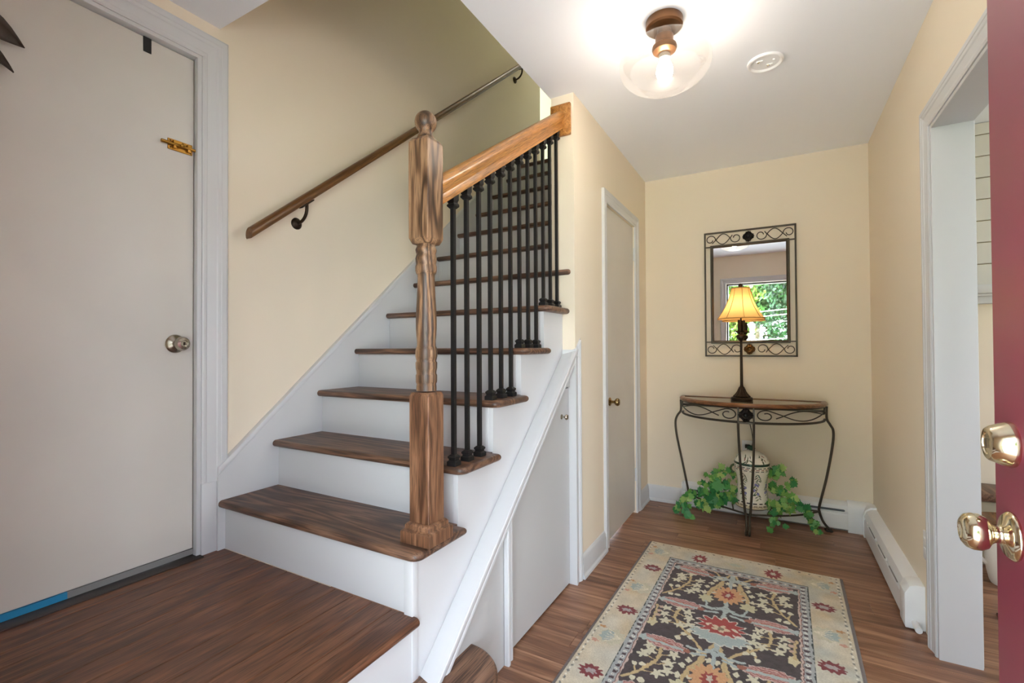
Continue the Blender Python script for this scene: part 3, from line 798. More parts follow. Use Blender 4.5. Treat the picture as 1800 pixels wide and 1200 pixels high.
SMK = empty('smoke_detector_base', (-.026, 2.37, CE), 'round white smoke detector base plate on the ceiling', 'smoke detector')
c = (-.026, 2.37, CE)
MB().lathe([(.0, -.004), (.058, -.004), (.061, -.009), (.066, -.012), (.071, -.010), (.0725, -.004), (.0725, 0), (0, 0)], c, 40).build('mounting_ring', M_plastic, SMK, smooth=40)
for dx_, dy in ((-.018, -.02), (.02, .022)):
    MB().box(c[0]+dx_-.016, c[0]+dx_+.010, c[1]+dy-.006, c[1]+dy+.006, CE-.009, CE-.004).build('screw_slot', M_plastic, SMK, bevel=.002)
    MB().lathe([(0, -.0115), (.005, -.0105), (.006, -.008), (0, -.008)], (c[0]+dx_-.008, c[1]+dy, CE), 10).build('screw', M_nickel, SMK)
MB().box(c[0]+.03, c[0]+.038, c[1]-.012, c[1]-.004, CE-.008, CE-.004).build('wire_clip', M_plastic, SMK)

# ------------------------------------------------------------------ ceiling light
CL = empty('ceiling_light', (-.364, 1.872, CE), 'clear glass globe ceiling light with brown metal canopy', 'ceiling light')
lx, ly = -.364, 1.872
MB().lathe([(0, 0), (.067, 0), (.069, -.003), (.069, -.030), (.062, -.036), (.03, -.038), (0, -.038)], (lx, ly, CE), 40).build('canopy', M_brownm, CL, smooth=35)
MB().lathe([(.026, -.036), (.028, -.058), (.034, -.064), (.034, -.092), (.045, -.102), (.047, -.112), (.043, -.122), (.03, -.130), (.024, -.132), (0, -.132)], (lx, ly, CE), 32).build('socket', M_brownm, CL, smooth=35)
prof = []
zc, a_, b_ = 2.268, .172, .098
for i in range(25):
    t = math.radians(72-i*(72+62)/24)
    r = a_*math.cos(t)**.85 if math.cos(t) > 0 else 0
    prof.append((r, zc+b_*math.sin(t)*.98))
prof = [(.034, prof[0][1]+.006)]+prof
MB().lathe(prof, (lx, ly, 0), 48, cap=False).build('glass_globe', M_globe, CL, smooth=60)
bt = prof[-1]
tpz = []
MB().lathe([(bt[0], bt[1]), (bt[0]*.98, bt[1]-.004), (bt[0]*.8, bt[1]-.003), (bt[0]*.5, bt[1]-.001), (0.001, bt[1])], (lx, ly, 0), 48, cap=False).build('globe_base', M_globe, CL, smooth=60)
MB().lathe([(0, 2.311), (.022, 2.309), (.022, 2.288), (.0, 2.287)], (lx, ly, 0), 20).build('bulb_collar', M_nickel, CL)
MB().lathe([(.018, 2.287), (.021, 2.276), (.027, 2.262), (.031, 2.246), (.031, 2.232), (.026, 2.216), (.014, 2.205), (.001, 2.202)], (lx, ly, 0), 24).build('light_bulb', M_bulb, CL, smooth=60)

# added fill light upstairs, above the frame, brightens the shaded upper left wall
UL = empty('upstairs_fill_light', (-1.45, 3.9, 5.25), 'added dome-shaped fill light over the top of the stairs, out of view', 'ceiling light')
MB().lathe([(0, 0), (.16, 0), (.16, -.02), (.15, -.025), (0, -.025)], (-1.45, 3.9, 5.25), 32).build('canopy', M_trim, UL)
MB().lathe([(.145, -.025), (.135, -.06), (.10, -.09), (.05, -.105), (.001, -.11)], (-1.45, 3.9, 5.25), 32).build('fill_dome', emit('fill_dome_glow', (255, 244, 220), 10), UL, smooth=60)
# ------------------------------------------------------------------ rug
def build_rug():
    RW, RL_ = .945, 1.53
    nu, nv = 379, 613
    u = np.linspace(0, RW, nu); v = np.linspace(0, RL_, nv)
    U, V = np.meshgrid(u, v)
    rng = np.random.RandomState(3)
    def noise(s, seed):
        r = np.random.RandomState(seed)
        g = r.rand(int(RL_/s)+3, int(RW/s)+3)
        fx, fy = U/s, V/s; ix, iy = fx.astype(int), fy.astype(int); tx, ty = fx-ix, fy-iy
        tx = tx*tx*(3-2*tx); ty = ty*ty*(3-2*ty)
        return (g[iy, ix]*(1-tx)+g[iy, ix+1]*tx)*(1-ty)+(g[iy+1, ix]*(1-tx)+g[iy+1, ix+1]*tx)*ty
    jx = (noise(.011, 1)-.5)*.008; jy = (noise(.011, 2)-.5)*.008
    Uj, Vj = U+jx, V+jy
    CU = .4705
    C = np.zeros((nv, nu, 3)); H = np.zeros((nv, nu))
    L_ = lambda c: np.array(lin(c)[:3])
    def put(mask, c, h=0.0):
        C[mask] = L_(c); H[mask] = h
    def blobs(u0, v0, ru, rv, lob=0, n=8, ang=0, ph=0):
        du, dvv = Uj-u0, Vj-v0
        ca, sa = math.cos(ang), math.sin(ang)
        x, y = du*ca+dvv*sa, -du*sa+dvv*ca
        th = np.arctan2(y/rv, x/ru)
        rr = np.hypot(x/ru, y/rv)
        return rr < 1+lob*np.cos(n*th+ph)
    def line(pts, w):
        mk = np.zeros_like(U, bool)
        for (a, b), (c, d) in zip(pts[:-1], pts[1:]):
            du, dv = c-a, d-b; L2 = du*du+dv*dv+1e-12
            t = np.clip(((Uj-a)*du+(Vj-b)*dv)/L2, 0, 1)
            mk |= np.hypot(Uj-a-t*du, Vj-b-t*dv) < w
        return mk
    def curve(pts, n=10):
        out = []
        P_ = [pts[0]]+list(pts)+[pts[-1]]
        for i in range(1, len(P_)-2):
            p0, p1, p2, p3 = [np.array(q) for q in P_[i-1:i+3]]
            for t in np.linspace(0, 1, n, endpoint=False):
                out.append(tuple(.5*((2*p1)+(-p0+p2)*t+(2*p0-5*p1+4*p2-p3)*t*t+(-p0+3*p1-3*p2+p3)*t**3)))
        out.append(tuple(pts[-1])); return out
    # border ground, mottled cream and tan with grey-blue washes
    n1, n2 = noise(.07, 5), noise(.03, 6)
    base = L_((200, 194, 178))*(1-n1[..., None])+L_((194, 174, 140))*n1[..., None]
    k = np.clip((noise(.09, 9)-.5)*2.2, 0, 1)[..., None]*.55
    base = base*(1-k)+L_((160, 172, 170))*k
    C[:] = base*(.9+.2*n2[..., None])
    F0, F1, G0 = .192, .752, .232
    # outer guard: small dots
    for row in (.028, .155):
        for q in np.arange(.03, RL_, .034):
            for uu in ((row, RW-row) if row < .1 else ()):
                put(blobs(uu, q, .0045, .006), (120, 118, 112)); put(blobs(uu, q+.017, .0035, .005), (222, 218, 205))
    for q in np.arange(.04, RW, .045):
        put(blobs(q, .03, .006, .0045), (120, 110, 100)); put(blobs(q, RL_-.03, .006, .0045), (120, 110, 100))
    # teal palmettes in the border
    for v0 in (.13, .582, 1.02, 1.45):
        for s in (0, 1):
            uu = .088 if s == 0 else RW-.092
            d = 1 if s == 0 else -1
            put(blobs(uu+d*.012, v0, .05, .05, .12, 9), (188, 182, 158))
            put(blobs(uu-d*.006, v0, .026, .034, .1, 7), (154, 164, 160))
            put(blobs(uu-d*.04, v0-.05, .012, .009, .3, 5), (178, 130, 84)); put(blobs(uu-d*.04, v0+.05, .012, .009, .3, 5), (190, 140, 120))
            for a in np.linspace(-.6, .6, 6):
                put(line([(uu+d*.05, v0), (uu-d*.01+0*a, v0+a*.075)], .0016), (214, 206, 184))
    put(blobs(CU, .107, .05, .026, .15, 9), (186, 178, 152)); put(blobs(CU, .107, .03, .016, .1, 7), (172, 176, 160))
    # dark red rosettes
    for v0 in (.352, .802, 1.249):
        for uu in (.098, RW-.1):
            put(blobs(uu, v0, .042, .033, .16, 11), (118, 42, 46), .0006); put(blobs(uu, v0, .023, .0125, .2, 6), (162, 150, 148))
    for uu in (.297, .645):
        for vv in (.118, RL_-.118):
            put(blobs(uu, vv, .036, .045, .2, 11), (132, 48, 46), .0006); put(blobs(uu, vv, .013, .015, .25, 6), (190, 182, 164))
    # grey inner stripe
    ins = (U > F0-.042) & (U < F1+.042) & (V > G0-.055) & (V < RL_-G0+.055)
    put(ins, (40, 52, 52)); ins = (Uj > F0-.038) & (Uj < F1+.038) & (V > G0-.05) & (V < RL_-G0+.05)
    put(ins, (158, 160, 160))
    for q in np.arange(.2, RL_-.18, .036):
        for uu in (F0-.019, F1+.019):
            put((abs(Uj-uu) < .0085) & (abs(Vj-q) < .006), (70, 50, 54)); put(blobs(uu, q+.018, .007, .006), (216, 214, 206)); put(blobs(uu, q+.018, .002, .002), (60, 50, 52))
    for q in np.arange(.2, F1, .04):
        for vv in (G0-.026, RL_-G0+.026):
            put((abs(Uj-q) < .007) & (abs(Vj-vv) < .008), (110, 92, 90)); put(blobs(q+.02, vv, .006, .008), (206, 198, 190))
    ins = (Uj > F0-.006) & (Uj < F1+.006) & (Vj > G0-.006) & (Vj < RL_-G0+.006); put(ins, (110, 62, 58))
    ins = (Uj > F0-.003) & (Uj < F1+.003) & (Vj > G0-.003) & (Vj < RL_-G0+.003); put(ins, (196, 172, 160))
    fld = (Uj > F0+.003) & (Uj < F1-.003) & (Vj > G0+.003) & (Vj < RL_-G0-.003)
    put(fld, (66, 54, 54))
    C[fld] *= (.85+.3*noise(.012, 11)[fld])[:, None]
    keep = C.copy(); keepH = H.copy()
    mir = lambda P_: [(2*CU-a, b) for a, b in P_]
    tan, cream, blue = (188, 164, 120), (204, 198, 174), (166, 176, 174)
    def both(fn):
        fn(lambda a, b: (a, b)); fn(lambda a, b: (2*CU-a, b))
    def flower(u0, v0, r=.0175):
        put(blobs(u0, v0, r, r*1.2, .38, 5, random.uniform(0, 1)), cream, .0004)
    for off in (-.645, 0, .645):
        # side branch rising from the edge
        for sgn in (1, -1):
            q = lambda a, b: ((CU+sgn*(a-CU)), b+off)
            put(line(curve([q(.204, .575), q(.245, .52), q(.275, .46), q(.292, .40), q(.287, .335)]), .0058), tan)
            for (a, b), (c, d) in [((.275, .46), (.325, .43)), ((.29, .40), (.33, .375)), ((.283, .43), (.24, .42)), ((.289, .37), (.25, .36)), ((.25, .51), (.30, .50)), ((.235, .53), (.222, .49))]:
                put(line([q(a, b), q(c, d)], .003), tan)
            for a, b in [(.33, .425), (.338, .37), (.235, .415), (.245, .352), (.308, .50), (.335, .47), (.288, .318), (.255, .385)]: flower(*q(a, b))
            for a, b in [(.222, .485), (.25, .475), (.235, .565), (.265, .56)]: put(blobs(*q(a, b), .011, .013), cream)
            # branch leaving the centre stem
            put(line(curve([q(.435, .955), q(.40, .90), q(.35, .84), q(.305, .785), q(.290, .735), q(.297, .68)]), .0058), tan)
            for (a, b), (c, d) in [((.35, .84), (.33, .89)), ((.32, .80), (.27, .80)), ((.30, .76), (.255, .755)), ((.292, .72), (.25, .70)), ((.293, .72), (.335, .73)), ((.30, .77), (.345, .78)), ((.385, .885), (.36, .83))]:
                put(line([q(a, b), q(c, d)], .003), tan)
            for a, b in [(.262, .80), (.248, .752), (.245, .70), (.345, .735), (.35, .785), (.30, .665), (.32, .80), (.335, .69)]: flower(*q(a, b))
            for a, b in [(.33, .895), (.36, .825), (.37, .87), (.345, .86)]: put(blobs(*q(a, b), .011, .013), cream)
            # stem from the centre to the leaf heads
            put(line(curve([q(.468, .215), q(.44, .29), q(.42, .37), q(.392, .44), q(.386, .51)]), .0062), tan)
            put(line(curve([q(.435, .955), q(.43, 1.03), q(.40, 1.08), q(.385, 1.16)]), .0062), tan)
            for a, b in [(.415, .30), (.455, .335), (.39, .37), (.43, .42), (.375, .41), (.41, .46), (.37, .47), (.40, .33)]: put(blobs(*q(a, b), .0115, .014, .15, 4), cream)
            put(blobs(*q(.383, .525), .03, .032, .18, 7), (190, 184, 150))
            put(line(curve([q(.43, .60), q(.40, .595), q(.386, .55)]), .005), blue)
            put(blobs(*q(.215, .83), .018, .03, .18, 5), (198, 186, 150))
            put(line(curve([q(.21, .82), q(.212, .75), q(.203, .69)]), .005), tan)
            for b in (.70, .735, .77): put(blobs(*q(.222, b), .011, .011), (190, 160, 140))
    # pink feathers with pale rims
    for v0, tl in ((.277, .018), (.628, -.005), (.957, .02), (1.262, .01)):
        for sgn in (1, -1):
            u0 = CU+sgn*(.292-CU); ang = sgn*tl*6
            put(blobs(u0, v0, .086, .038, .06, 14, ang), (204, 184, 174), .0005)
            put(blobs(u0, v0, .081, .034, .06, 14, ang), (150, 92, 88), .0005)
            x = (Uj-u0)*math.cos(ang)+(Vj-v0)*math.sin(ang); y = -(Uj-u0)*math.sin(ang)+(Vj-v0)*math.cos(ang)
            mk = blobs(u0, v0, .078, .032, .06, 14, ang) & (np.sin(y*560+4*np.sin(x*90)) > .15)
            put(mk, (196, 158, 148), .0005)
            mk = blobs(u0, v0, .045, .006, .1, 8, ang); put(mk, (168, 96, 78), .0005)
            e = CU+sgn*(.40-CU)
            put(line([(u0-sgn*.075, v0), (e, v0+.012), (CU-sgn*.03, v0+.0)], .007), blue)
            put(blobs(u0-sgn*.085, v0-.002, .022, .016, .3, 5), blue)
            put(blobs(u0+sgn*.085, v0+.006, .014, .014, .1, 5), (150, 92, 74))
    # centre stem and its medallions
    for off in (-.63, 0, .63):
        put(line([(CU, .27+off), (CU, .39+off)], .0085), blue); put(line([(CU, .52+off), (CU, .67+off)], .0085), blue); put(line([(CU, .87+off), (CU, .90+off)], .0095), blue)
        for vv in (.291, .588):
            put(blobs(CU, vv+off, .03, .022, .3, 4), blue); put(blobs(CU, vv+off, .011, .008), (70, 62, 60))
            for sgn in (1, -1): put(line(curve([(CU, vv+off), (CU+sgn*.05, vv+.02+off), (CU+sgn*.10, vv+.012+off)]), .0065), blue)
        put(blobs(CU, .454+off, .062, .072, .14, 15), (198, 150, 108), .0006)
        put(blobs(CU, .454+off, .026, .036, .18, 9), (146, 56, 48), .0006); put(blobs(CU, .454+off, .010, .018, .2, 5), (186, 176, 160), .0006)
        # red tulip over a blue bowl
        bowl = blobs(CU, .80+off, .10, .062, .09, 17) & (Vj > .785+off)
        put(blobs(CU, .80+off, .107, .068, .09, 17) & (Vj > .775+off), (206, 204, 192), .0006); put(bowl, (160, 172, 170), .0006)
        put(blobs(CU, .735+off, .088, .072, .17, 13) & (Vj < .80+off), (206, 196, 184), .0006)
        put(blobs(CU, .735+off, .080, .064, .17, 13) & (Vj < .795+off), (156, 58, 52), .0006)
        put(blobs(CU, .75+off, .03, .022, .3, 5), (202, 180, 152), .0006); put(blobs(CU, .75+off, .012, .014, .2, 3), (130, 112, 90), .0006)
        for sgn in (1, -1): put(blobs(CU+sgn*.05, .735+off, .014, .008, .2, 3, sgn*.6), (206, 190, 170), .0006)
    out = ~fld
    C[out] = keep[out]; H[out] = keepH[out]
    bind = (U < .013) | (U > RW-.013) | (V > RL_-.008)
    put(bind, (104, 94, 90), -.001)
    put((V < .005), (150, 140, 124), -.001)
    C *= (.86+.28*rng.rand(nv, nu))[..., None]
    C = np.clip(C, 0, 1)
    Z = .0105+H+(rng.rand(nv, nu)-.5)*.0012+(noise(.02, 21)-.5)*.0012
    edge = np.minimum.reduce([U, RW-U, V, RL_-V]); Z *= np.clip(.45+edge/.012, 0, 1)
    verts = np.stack([U, -V, Z], -1).reshape(-1, 3)
    idx = np.arange(nu*nv).reshape(nv, nu)
    q = np.stack([idx[:-1, :-1], idx[1:, :-1], idx[1:, 1:], idx[:-1, 1:]], -1).reshape(-1, 4)
    # skirt to the floor
    per = list(idx[0, :])+list(idx[1:, -1])+list(idx[-1, ::-1][1:])+list(idx[::-1, 0][1:-1])
    n0 = nu*nv
    low = verts[per].copy(); low[:, 2] = 0.0008
    verts = np.concatenate([verts, low]); m_ = len(per)
    pi = np.array(per); li = np.arange(m_)+n0
    q2 = np.stack([pi, np.roll(pi, -1), np.roll(li, -1), li], -1)
    q = np.concatenate([q, q2])
    me = bpy.data.meshes.new('area_rug')
    me.vertices.add(len(verts)); me.vertices.foreach_set('co', verts.ravel())
    me.loops.add(q.size); me.loops.foreach_set('vertex_index', q.ravel().astype(np.int32))
    me.polygons.add(len(q)); me.polygons.foreach_set('loop_start', np.arange(0, q.size, 4, dtype=np.int32)); me.polygons.foreach_set('loop_total', np.full(len(q), 4, np.int32))
    me.update(calc_edges=True)
    col = np.ones((len(verts), 4)); col[:n0, :3] = C.reshape(-1, 3); col[n0:, :3] = L_((104, 94, 90))
    at = me.color_attributes.new('paint', 'FLOAT_COLOR', 'POINT'); at.data.foreach_set('color', col.ravel())
    me.materials.append(attr_mat('rug_wool', .95, .35, 700, sheen=.15))
    o = bpy.data.objects.new('area_rug', me); COL.objects.link(o)
    o.location = (-.665, 2.859, 0); o.rotation_euler = (0, 0, math.radians(-1.0))
    tag(o, 'dark brown floral wool area rug with cream border on the hall floor', 'rug')
build_rug()

# ------------------------------------------------------------------ console table
CT = empty('console_table', (-.165, 3.45, 0), 'half-round console table with wrought iron scroll legs against the back wall', 'table')
tcx, tcy, ta, tb = -.162, 3.638, .455, .385
ZT = .808
def ell(a, b, z, n=40): return [(tcx-a*math.cos(PI*i/n), tcy-b*math.sin(PI*i/n), z) for i in range(n+1)]
def dring(ins, z): return ell(ta-ins, tb-ins, z)+[]
# wooden rim: ring between outer and inner half ellipses
rim = MB()
outer = [(.004, ZT-.023), (.0, ZT-.018), (0, ZT-.011), (.006, ZT-.004), (.014, ZT), (.034, ZT), (.036, ZT-.006), (.034, ZT-.023)]
n = 48
rg = []
for i in range(n+1):
    t = PI*i/n
    rg.append([(tcx-(ta-q)*math.cos(t), tcy-(tb-q)*math.sin(t), z) for q, z in outer])
rim.rings(rg, True, True)
rim.box(tcx-ta+.016, tcx+ta-.016, tcy-.022, tcy, ZT-.023, ZT)
top = rim.build('table_top', M_rimw, CT, smooth=40)
gp = [(x, y) for x, y, z in ell(ta-.0345, tb-.0345, 0)]
M_tglass, nt_, b_p = newmat('smoked_table_glass')
b_p.inputs['Base Color'].default_value = lin((120, 116, 104)); b_p.inputs['Roughness'].default_value = .03; b_p.inputs['Specular IOR Level'].default_value = .8
MB().prism(gp, 2, ZT-.012, ZT-.004).build('glass_inset', M_tglass, top, smooth=0)
def curve3(pts, n=8):
    out = []; P_ = [pts[0]]+list(pts)+[pts[-1]]
    for i in range(1, len(P_)-2):
        p0, p1, p2, p3 = [Vector(q) for q in P_[i-1:i+3]]
        for k in range(n):
            t = k/n
            out.append(.5*((2*p1)+(-p0+p2)*t+(2*p0-5*p1+4*p2-p3)*t*t+(-p0+3*p1-3*p2+p3)*t**3))
    out.append(Vector(pts[-1])); return out
# apron rails
arc = lambda ins, z, a0=0, a1=PI, n=36: [(tcx-(ta-ins)*math.cos(a0+(a1-a0)*i/n), tcy-(tb-ins)*math.sin(a0+(a1-a0)*i/n), z) for i in range(n+1)]
m = MB().tube(arc(.02, ZT-.029), .006, 8)
m.build('upper_rail', M_wrought, CT)
MB().tube(arc(.02, .690), .0075, 8).build('lower_rail', M_wrought, CT)
MB().box(tcx-ta+.02, tcx+ta-.02, tcy-.012, tcy-.002, .735, .75).build('back_rail', M_wrought, CT)
# scrolls in the apron, bent to the half ellipse
def apron_pt(t, z): return (tcx-(ta-.02)*math.cos(t), tcy-(tb-.02)*math.sin(t), z)
zl, zh = .700, ZT-.036; zm = (zl+zh)/2; hh = (zh-zl)/2
def wave(t0, t1, sgn, n=30):
    return [apron_pt(t0+(t1-t0)*i/n, zm+sgn*hh*.92*math.sin(PI*1.6*i/n)) for i in range(n+1)]
def spiral(tc, dt, zc_, dz, turns, a0, sgn, n=26):
    out = []
    for i in range(n+1):
        f = i/n; a = a0+sgn*turns*2*PI*f; r = 1-.72*f
        out.append(apron_pt(tc+dt*r*math.cos(a), zc_+dz*r*math.sin(a)))
    return out
for s in (0, 1):
    fl = (lambda t: t) if s == 0 else (lambda t: PI-t)
    mk = lambda f: [apron_pt(fl(t), z) for t, z in f]
    A = [(.14+.85*i/24, zm+hh*.95*math.sin(PI*1.45*i/24)) for i in range(25)]
    B = [(.14+.72*i/24, zm-hh*.95*math.sin(PI*1.15*i/24)) for i in range(25)]
    cA = A[-1]
    m = MB()
    # upper strand crossing, then lower strand running up into a spiral by the centre panel
    wp = lambda a, b, f: math.acos(math.cos(a)+(math.cos(b)-math.cos(a))*f)
    up_ = [(wp(.2, 1.12, i/20), zm-.004+hh*.95*math.sin(PI*i/20)) for i in range(21)]+[(1.12+.07*i/4, zm-.004-hh*.3*i/4) for i in range(1, 5)]
    dn = [(wp(.22, 1.10, i/20), zm+.004-hh*.95*math.sin(PI*i/20)) for i in range(21)]
    sp = []
    for i in range(31):
        f = i/30; a = PI*.62-f*2*PI*1.12; r = 1-.6*f**1.5
        sp.append((1.325+.115*r*math.cos(a), zm+hh*.95*r*math.sin(a)))
    m.tube(mk(up_), .0038, 6); m.tube(mk(dn+sp), .0038, 6)
    q = []
    for i in range(21):
        f = i/20; a = PI*.5-f*2*PI*.7; r = 1-.55*f
        q.append((.12+.05*r*math.cos(a), zm+.012+hh*.7*r*math.sin(a)))
    m.tube(mk(q), .0038, 6)
    m.build('apron_scroll', M_wrought, CT)
# centre panel with its rosette
fy = tcy-tb+.018
pn = MB().box(tcx-.052, tcx-.042, fy-.006, fy+.006, .682, ZT-.023).box(tcx+.036, tcx+.046, fy-.006, fy+.006, .682, ZT-.023).box(tcx-.052, tcx+.046, fy-.006, fy+.006, .682, .694)
pn = pn.build('center_panel', M_wrought, CT, bevel=.001, seg=1)
def flower_boss(c, R, axis_sign, name, parent, mat):
    """iron rosette facing -Y"""
    m = MB(); rs = []
    prof = [(0.0, .012), (.12, .013), (.2, .009), (.3, .013), (.5, .016), (.75, .012), (1.0, .004), (1.0, 0)]
    n = 48
    for f, h in prof[1:]:
        ring = []
        for i in range(n):
            a = 2*PI*i/n
            k = 1 if f < .25 else (.80+.20*abs(math.cos(2*a))**.6)*(1+.07*math.cos(16*a))
            ring.append((c[0]+R*f*k*math.cos(a), c[1]-h*(R/.028), c[2]+R*f*k*math.sin(a)))
        rs.append(ring)
    m.rings(rs, True)
    return m.build(name, mat, parent, smooth=30)
M_boss = plain('dark_rosette_iron', (50, 48, 50), .35, .8, var=.2)
flower_boss((tcx-.003, fy, .737), .042, -1, 'rosette', pn, M_boss)
# legs
RW_ = .0074
front = []
for sx in (-1, 1):
    pts = curve3([(tcx-.003+sx*.044, fy, .688), (tcx-.003+sx*.043, fy+.002, .62), (tcx-.001+sx*.036, fy+.004, .42), (tcx+.001+sx*.018, fy+.008, .16), (tcx+.002+sx*.010, fy+.004, .10), (tcx+.003+sx*.009, fy-.016, .045), (tcx+.003+sx*.009, fy-.045, .014), (tcx+.003+sx*.009, fy-.062, .0125), (tcx+.003+sx*.009, fy-.066, .022), (tcx+.003+sx*.009, fy-.055, .026)])
    front.append(MB().tube(pts, RW_, 10).build('leg', M_wrought, CT))
lx_ = tcx-ta+.012
L = curve3([(lx_, 3.585, ZT-.027), (lx_, 3.585, .705), (lx_-.022, 3.578, .668), (lx_-.036, 3.572, .62), (lx_-.027, 3.568, .52), (lx_+.010, 3.562, .34), (lx_+.046, 3.556, .16), (lx_+.05, 3.55, .115), (lx_+.034, 3.545, .06), (lx_+.0, 3.54, .020), (lx_-.02, 3.538, .0095), (lx_-.028, 3.537, .018), (lx_-.018, 3.537, .028)])
MB().tube(L, RW_, 10).build('leg', M_wrought, CT)
rx_ = tcx+ta-.012
L = curve3([(rx_, 3.585, ZT-.027), (rx_, 3.585, .705), (rx_+.016, 3.578, .668), (rx_+.032, 3.572, .63), (rx_+.027, 3.568, .54), (rx_-.006, 3.562, .34), (rx_-.046, 3.556, .16), (rx_-.048, 3.55, .115), (rx_-.03, 3.545, .06), (rx_+.0, 3.54, .022), (rx_+.016, 3.538, .0095), (rx_+.004, 3.5375, .0085), (rx_-.014, 3.537, .0105), (rx_-.018, 3.537, .024)])
MB().tube(L, RW_, 10).build('leg', M_wrought, CT)
# lower stretchers and shelf for the jar
fz = .118
jl = (lx_+.05, 3.552, .118); jr = (rx_-.048, 3.552, .118); jf = (tcx+.002, fy+.006, fz)
MB().tube(curve3([jl, (lx_+.16, 3.44, .118), (tcx-.15, 3.36, .118), jf]), .006, 8).build('stretcher', M_wrought, CT)
MB().tube(curve3([jr, (rx_-.16, 3.42, .118), (tcx+.15, 3.33, .118), jf]), .006, 8).build('stretcher', M_wrought, CT)
MB().tube([jl, jr], .006, 8).build('stretcher', M_wrought, CT)
MB().tube([(tcx-.11, 3.552, .118), (tcx-.085, 3.335, .118)], .005, 8).build('jar_support', M_wrought, CT)
MB().tube([(tcx+.14, 3.552, .118), (tcx+.11, 3.345, .118)], .005, 8).build('jar_support', M_wrought, CT)

# ------------------------------------------------------------------ table lamp
TLX, TLY = -.199, 3.49
TL = empty('table_lamp', (TLX, TLY, ZT), 'bronze table lamp with lit cream bell shade on the console table', 'lamp')
z0 = ZT-.004
base = MB().lathe([(0, 0), (.064, 0), (.067, .004), (.067, .018), (.062, .023), (.048, .025), (0, .025)], (TLX, TLY, z0), 40).build('base', M_bronze, TL, smooth=35)
m = MB(); rs = []
n = 48
for r, h in [(.050, .025), (.051, .031), (.044, .037), (.034, .050), (.026, .064), (.021, .078), (.018, .084)]:
    rs.append([(TLX+r*(1+.05*math.cos(16*2*PI*i/n))*math.cos(2*PI*i/n), TLY+r*(1+.05*math.cos(16*2*PI*i/n))*math.sin(2*PI*i/n), z0+h) for i in range(n)])
m.rings(rs).build('fluted_bell', M_bronze, base, smooth=40)
m = MB().lathe([(.018, .083), (.020, .087), (.014, .092), (.011, .097), (.0095, .104), (.0085, .25), (.0075, .395), (.009, .400), (.012, .402)], (TLX, TLY, z0), 20)
m.build('stem', M_bronze, TL, smooth=40)
m = MB(); rs = []
for r, h in [(.010, .40), (.016, .406), (.024, .418), (.028, .430), (.024, .438), (.016, .444), (.020, .452), (.014, .458)]:
    rs.append([(TLX+r*(1+.12*math.cos(6*2*PI*i/36))*math.cos(2*PI*i/36), TLY+r*(1+.12*math.cos(6*2*PI*i/36))*math.sin(2*PI*i/36), z0+h) for i in range(36)])
m.rings(rs)
for k in range(6):
    a = 2*PI*k/6
    m.tube([(TLX+r*math.cos(a), TLY+r*math.sin(a), z0+h) for r, h in [(.012, .455), (.026, .463), (.038, .466), (.045, .460)]], .006, 6, taper=lambda t: 1-.6*t)
m.build('leaf_cup', M_bronze, TL, smooth=40)
m = MB().lathe([(.013, .455), (.013, .54)], (TLX-.007, TLY-.004, z0), 16).lathe([(.011, .46), (.011, .535)], (TLX+.014, TLY+.006, z0), 16)
m.lathe([(.005, .53), (.005, .56)], (TLX, TLY, z0), 10)
m.build('candle_sleeves', M_bronze, TL, smooth=40)
zb, zt_ = 1.352, 1.556
def shr(t): return .055+(.143-.055)*(.42*t+.58*t**2.2)
rs = []
for i in range(21):
    t = i/20; r = shr(t)
    rs.append([(TLX+r*math.cos(2*PI*k/64)*(1-.012*abs(math.sin(4*2*PI*k/64))), TLY+r*math.sin(2*PI*k/64)*(1-.012*abs(math.sin(4*2*PI*k/64))), zt_+(zb-zt_)*t) for k in range(64)])
sh = MB().rings(rs, False).build('lamp_shade', M_shade, TL, smooth=60)
M_seam = plain('shade_seam_braid', (176, 130, 70), .8)
for k in range(8):
    a = 2*PI*(k+.25)/8
    pts = [(TLX+(shr(i/14)+.001)*math.cos(a), TLY+(shr(i/14)+.001)*math.sin(a), zt_+(zb-zt_)*i/14) for i in range(15)]
    MB().tube(pts, .0018, 6).build('seam', M_seam, sh)
for r, z in ((.1435, zb), (.0555, zt_)):
    MB().tube([(TLX+r*math.cos(2*PI*k/48), TLY+r*math.sin(2*PI*k/48), z) for k in range(48)], .003, 6, closed=True).build('trim_band', M_seam, sh)
m = MB()
for k in range(3):
    a = 2*PI*k/3+.4
    m.tube([(TLX, TLY, zt_-.004), (TLX+.055*math.cos(a), TLY+.055*math.sin(a), zt_-.002)], .0015, 6)
m.tube([(TLX, TLY, z0+.55), (TLX-.03, TLY, z0+.60), (TLX-.034, TLY, z0+.68), (TLX, TLY, zt_)], .0015, 6)
m.tube([(TLX, TLY, z0+.55), (TLX+.03, TLY, z0+.60), (TLX+.034, TLY, z0+.68), (TLX, TLY, zt_)], .0015, 6)
m.build('shade_harp', M_brass, TL)
MB().lathe([(0, 0), (.006, .0), (.006, .008), (.011, .012), (.014, .020), (.012, .029), (.006, .034), (0, .035)], (TLX, TLY, zt_-.002), 20).build('finial', M_bronze, TL, smooth=50)
MB().lathe([(.010, 1.375), (.020, 1.40), (.024, 1.42), (.020, 1.445), (.008, 1.46), (.001, 1.462)], (TLX, TLY, 0), 20).build('light_bulb', M_bulb2, TL, smooth=50)
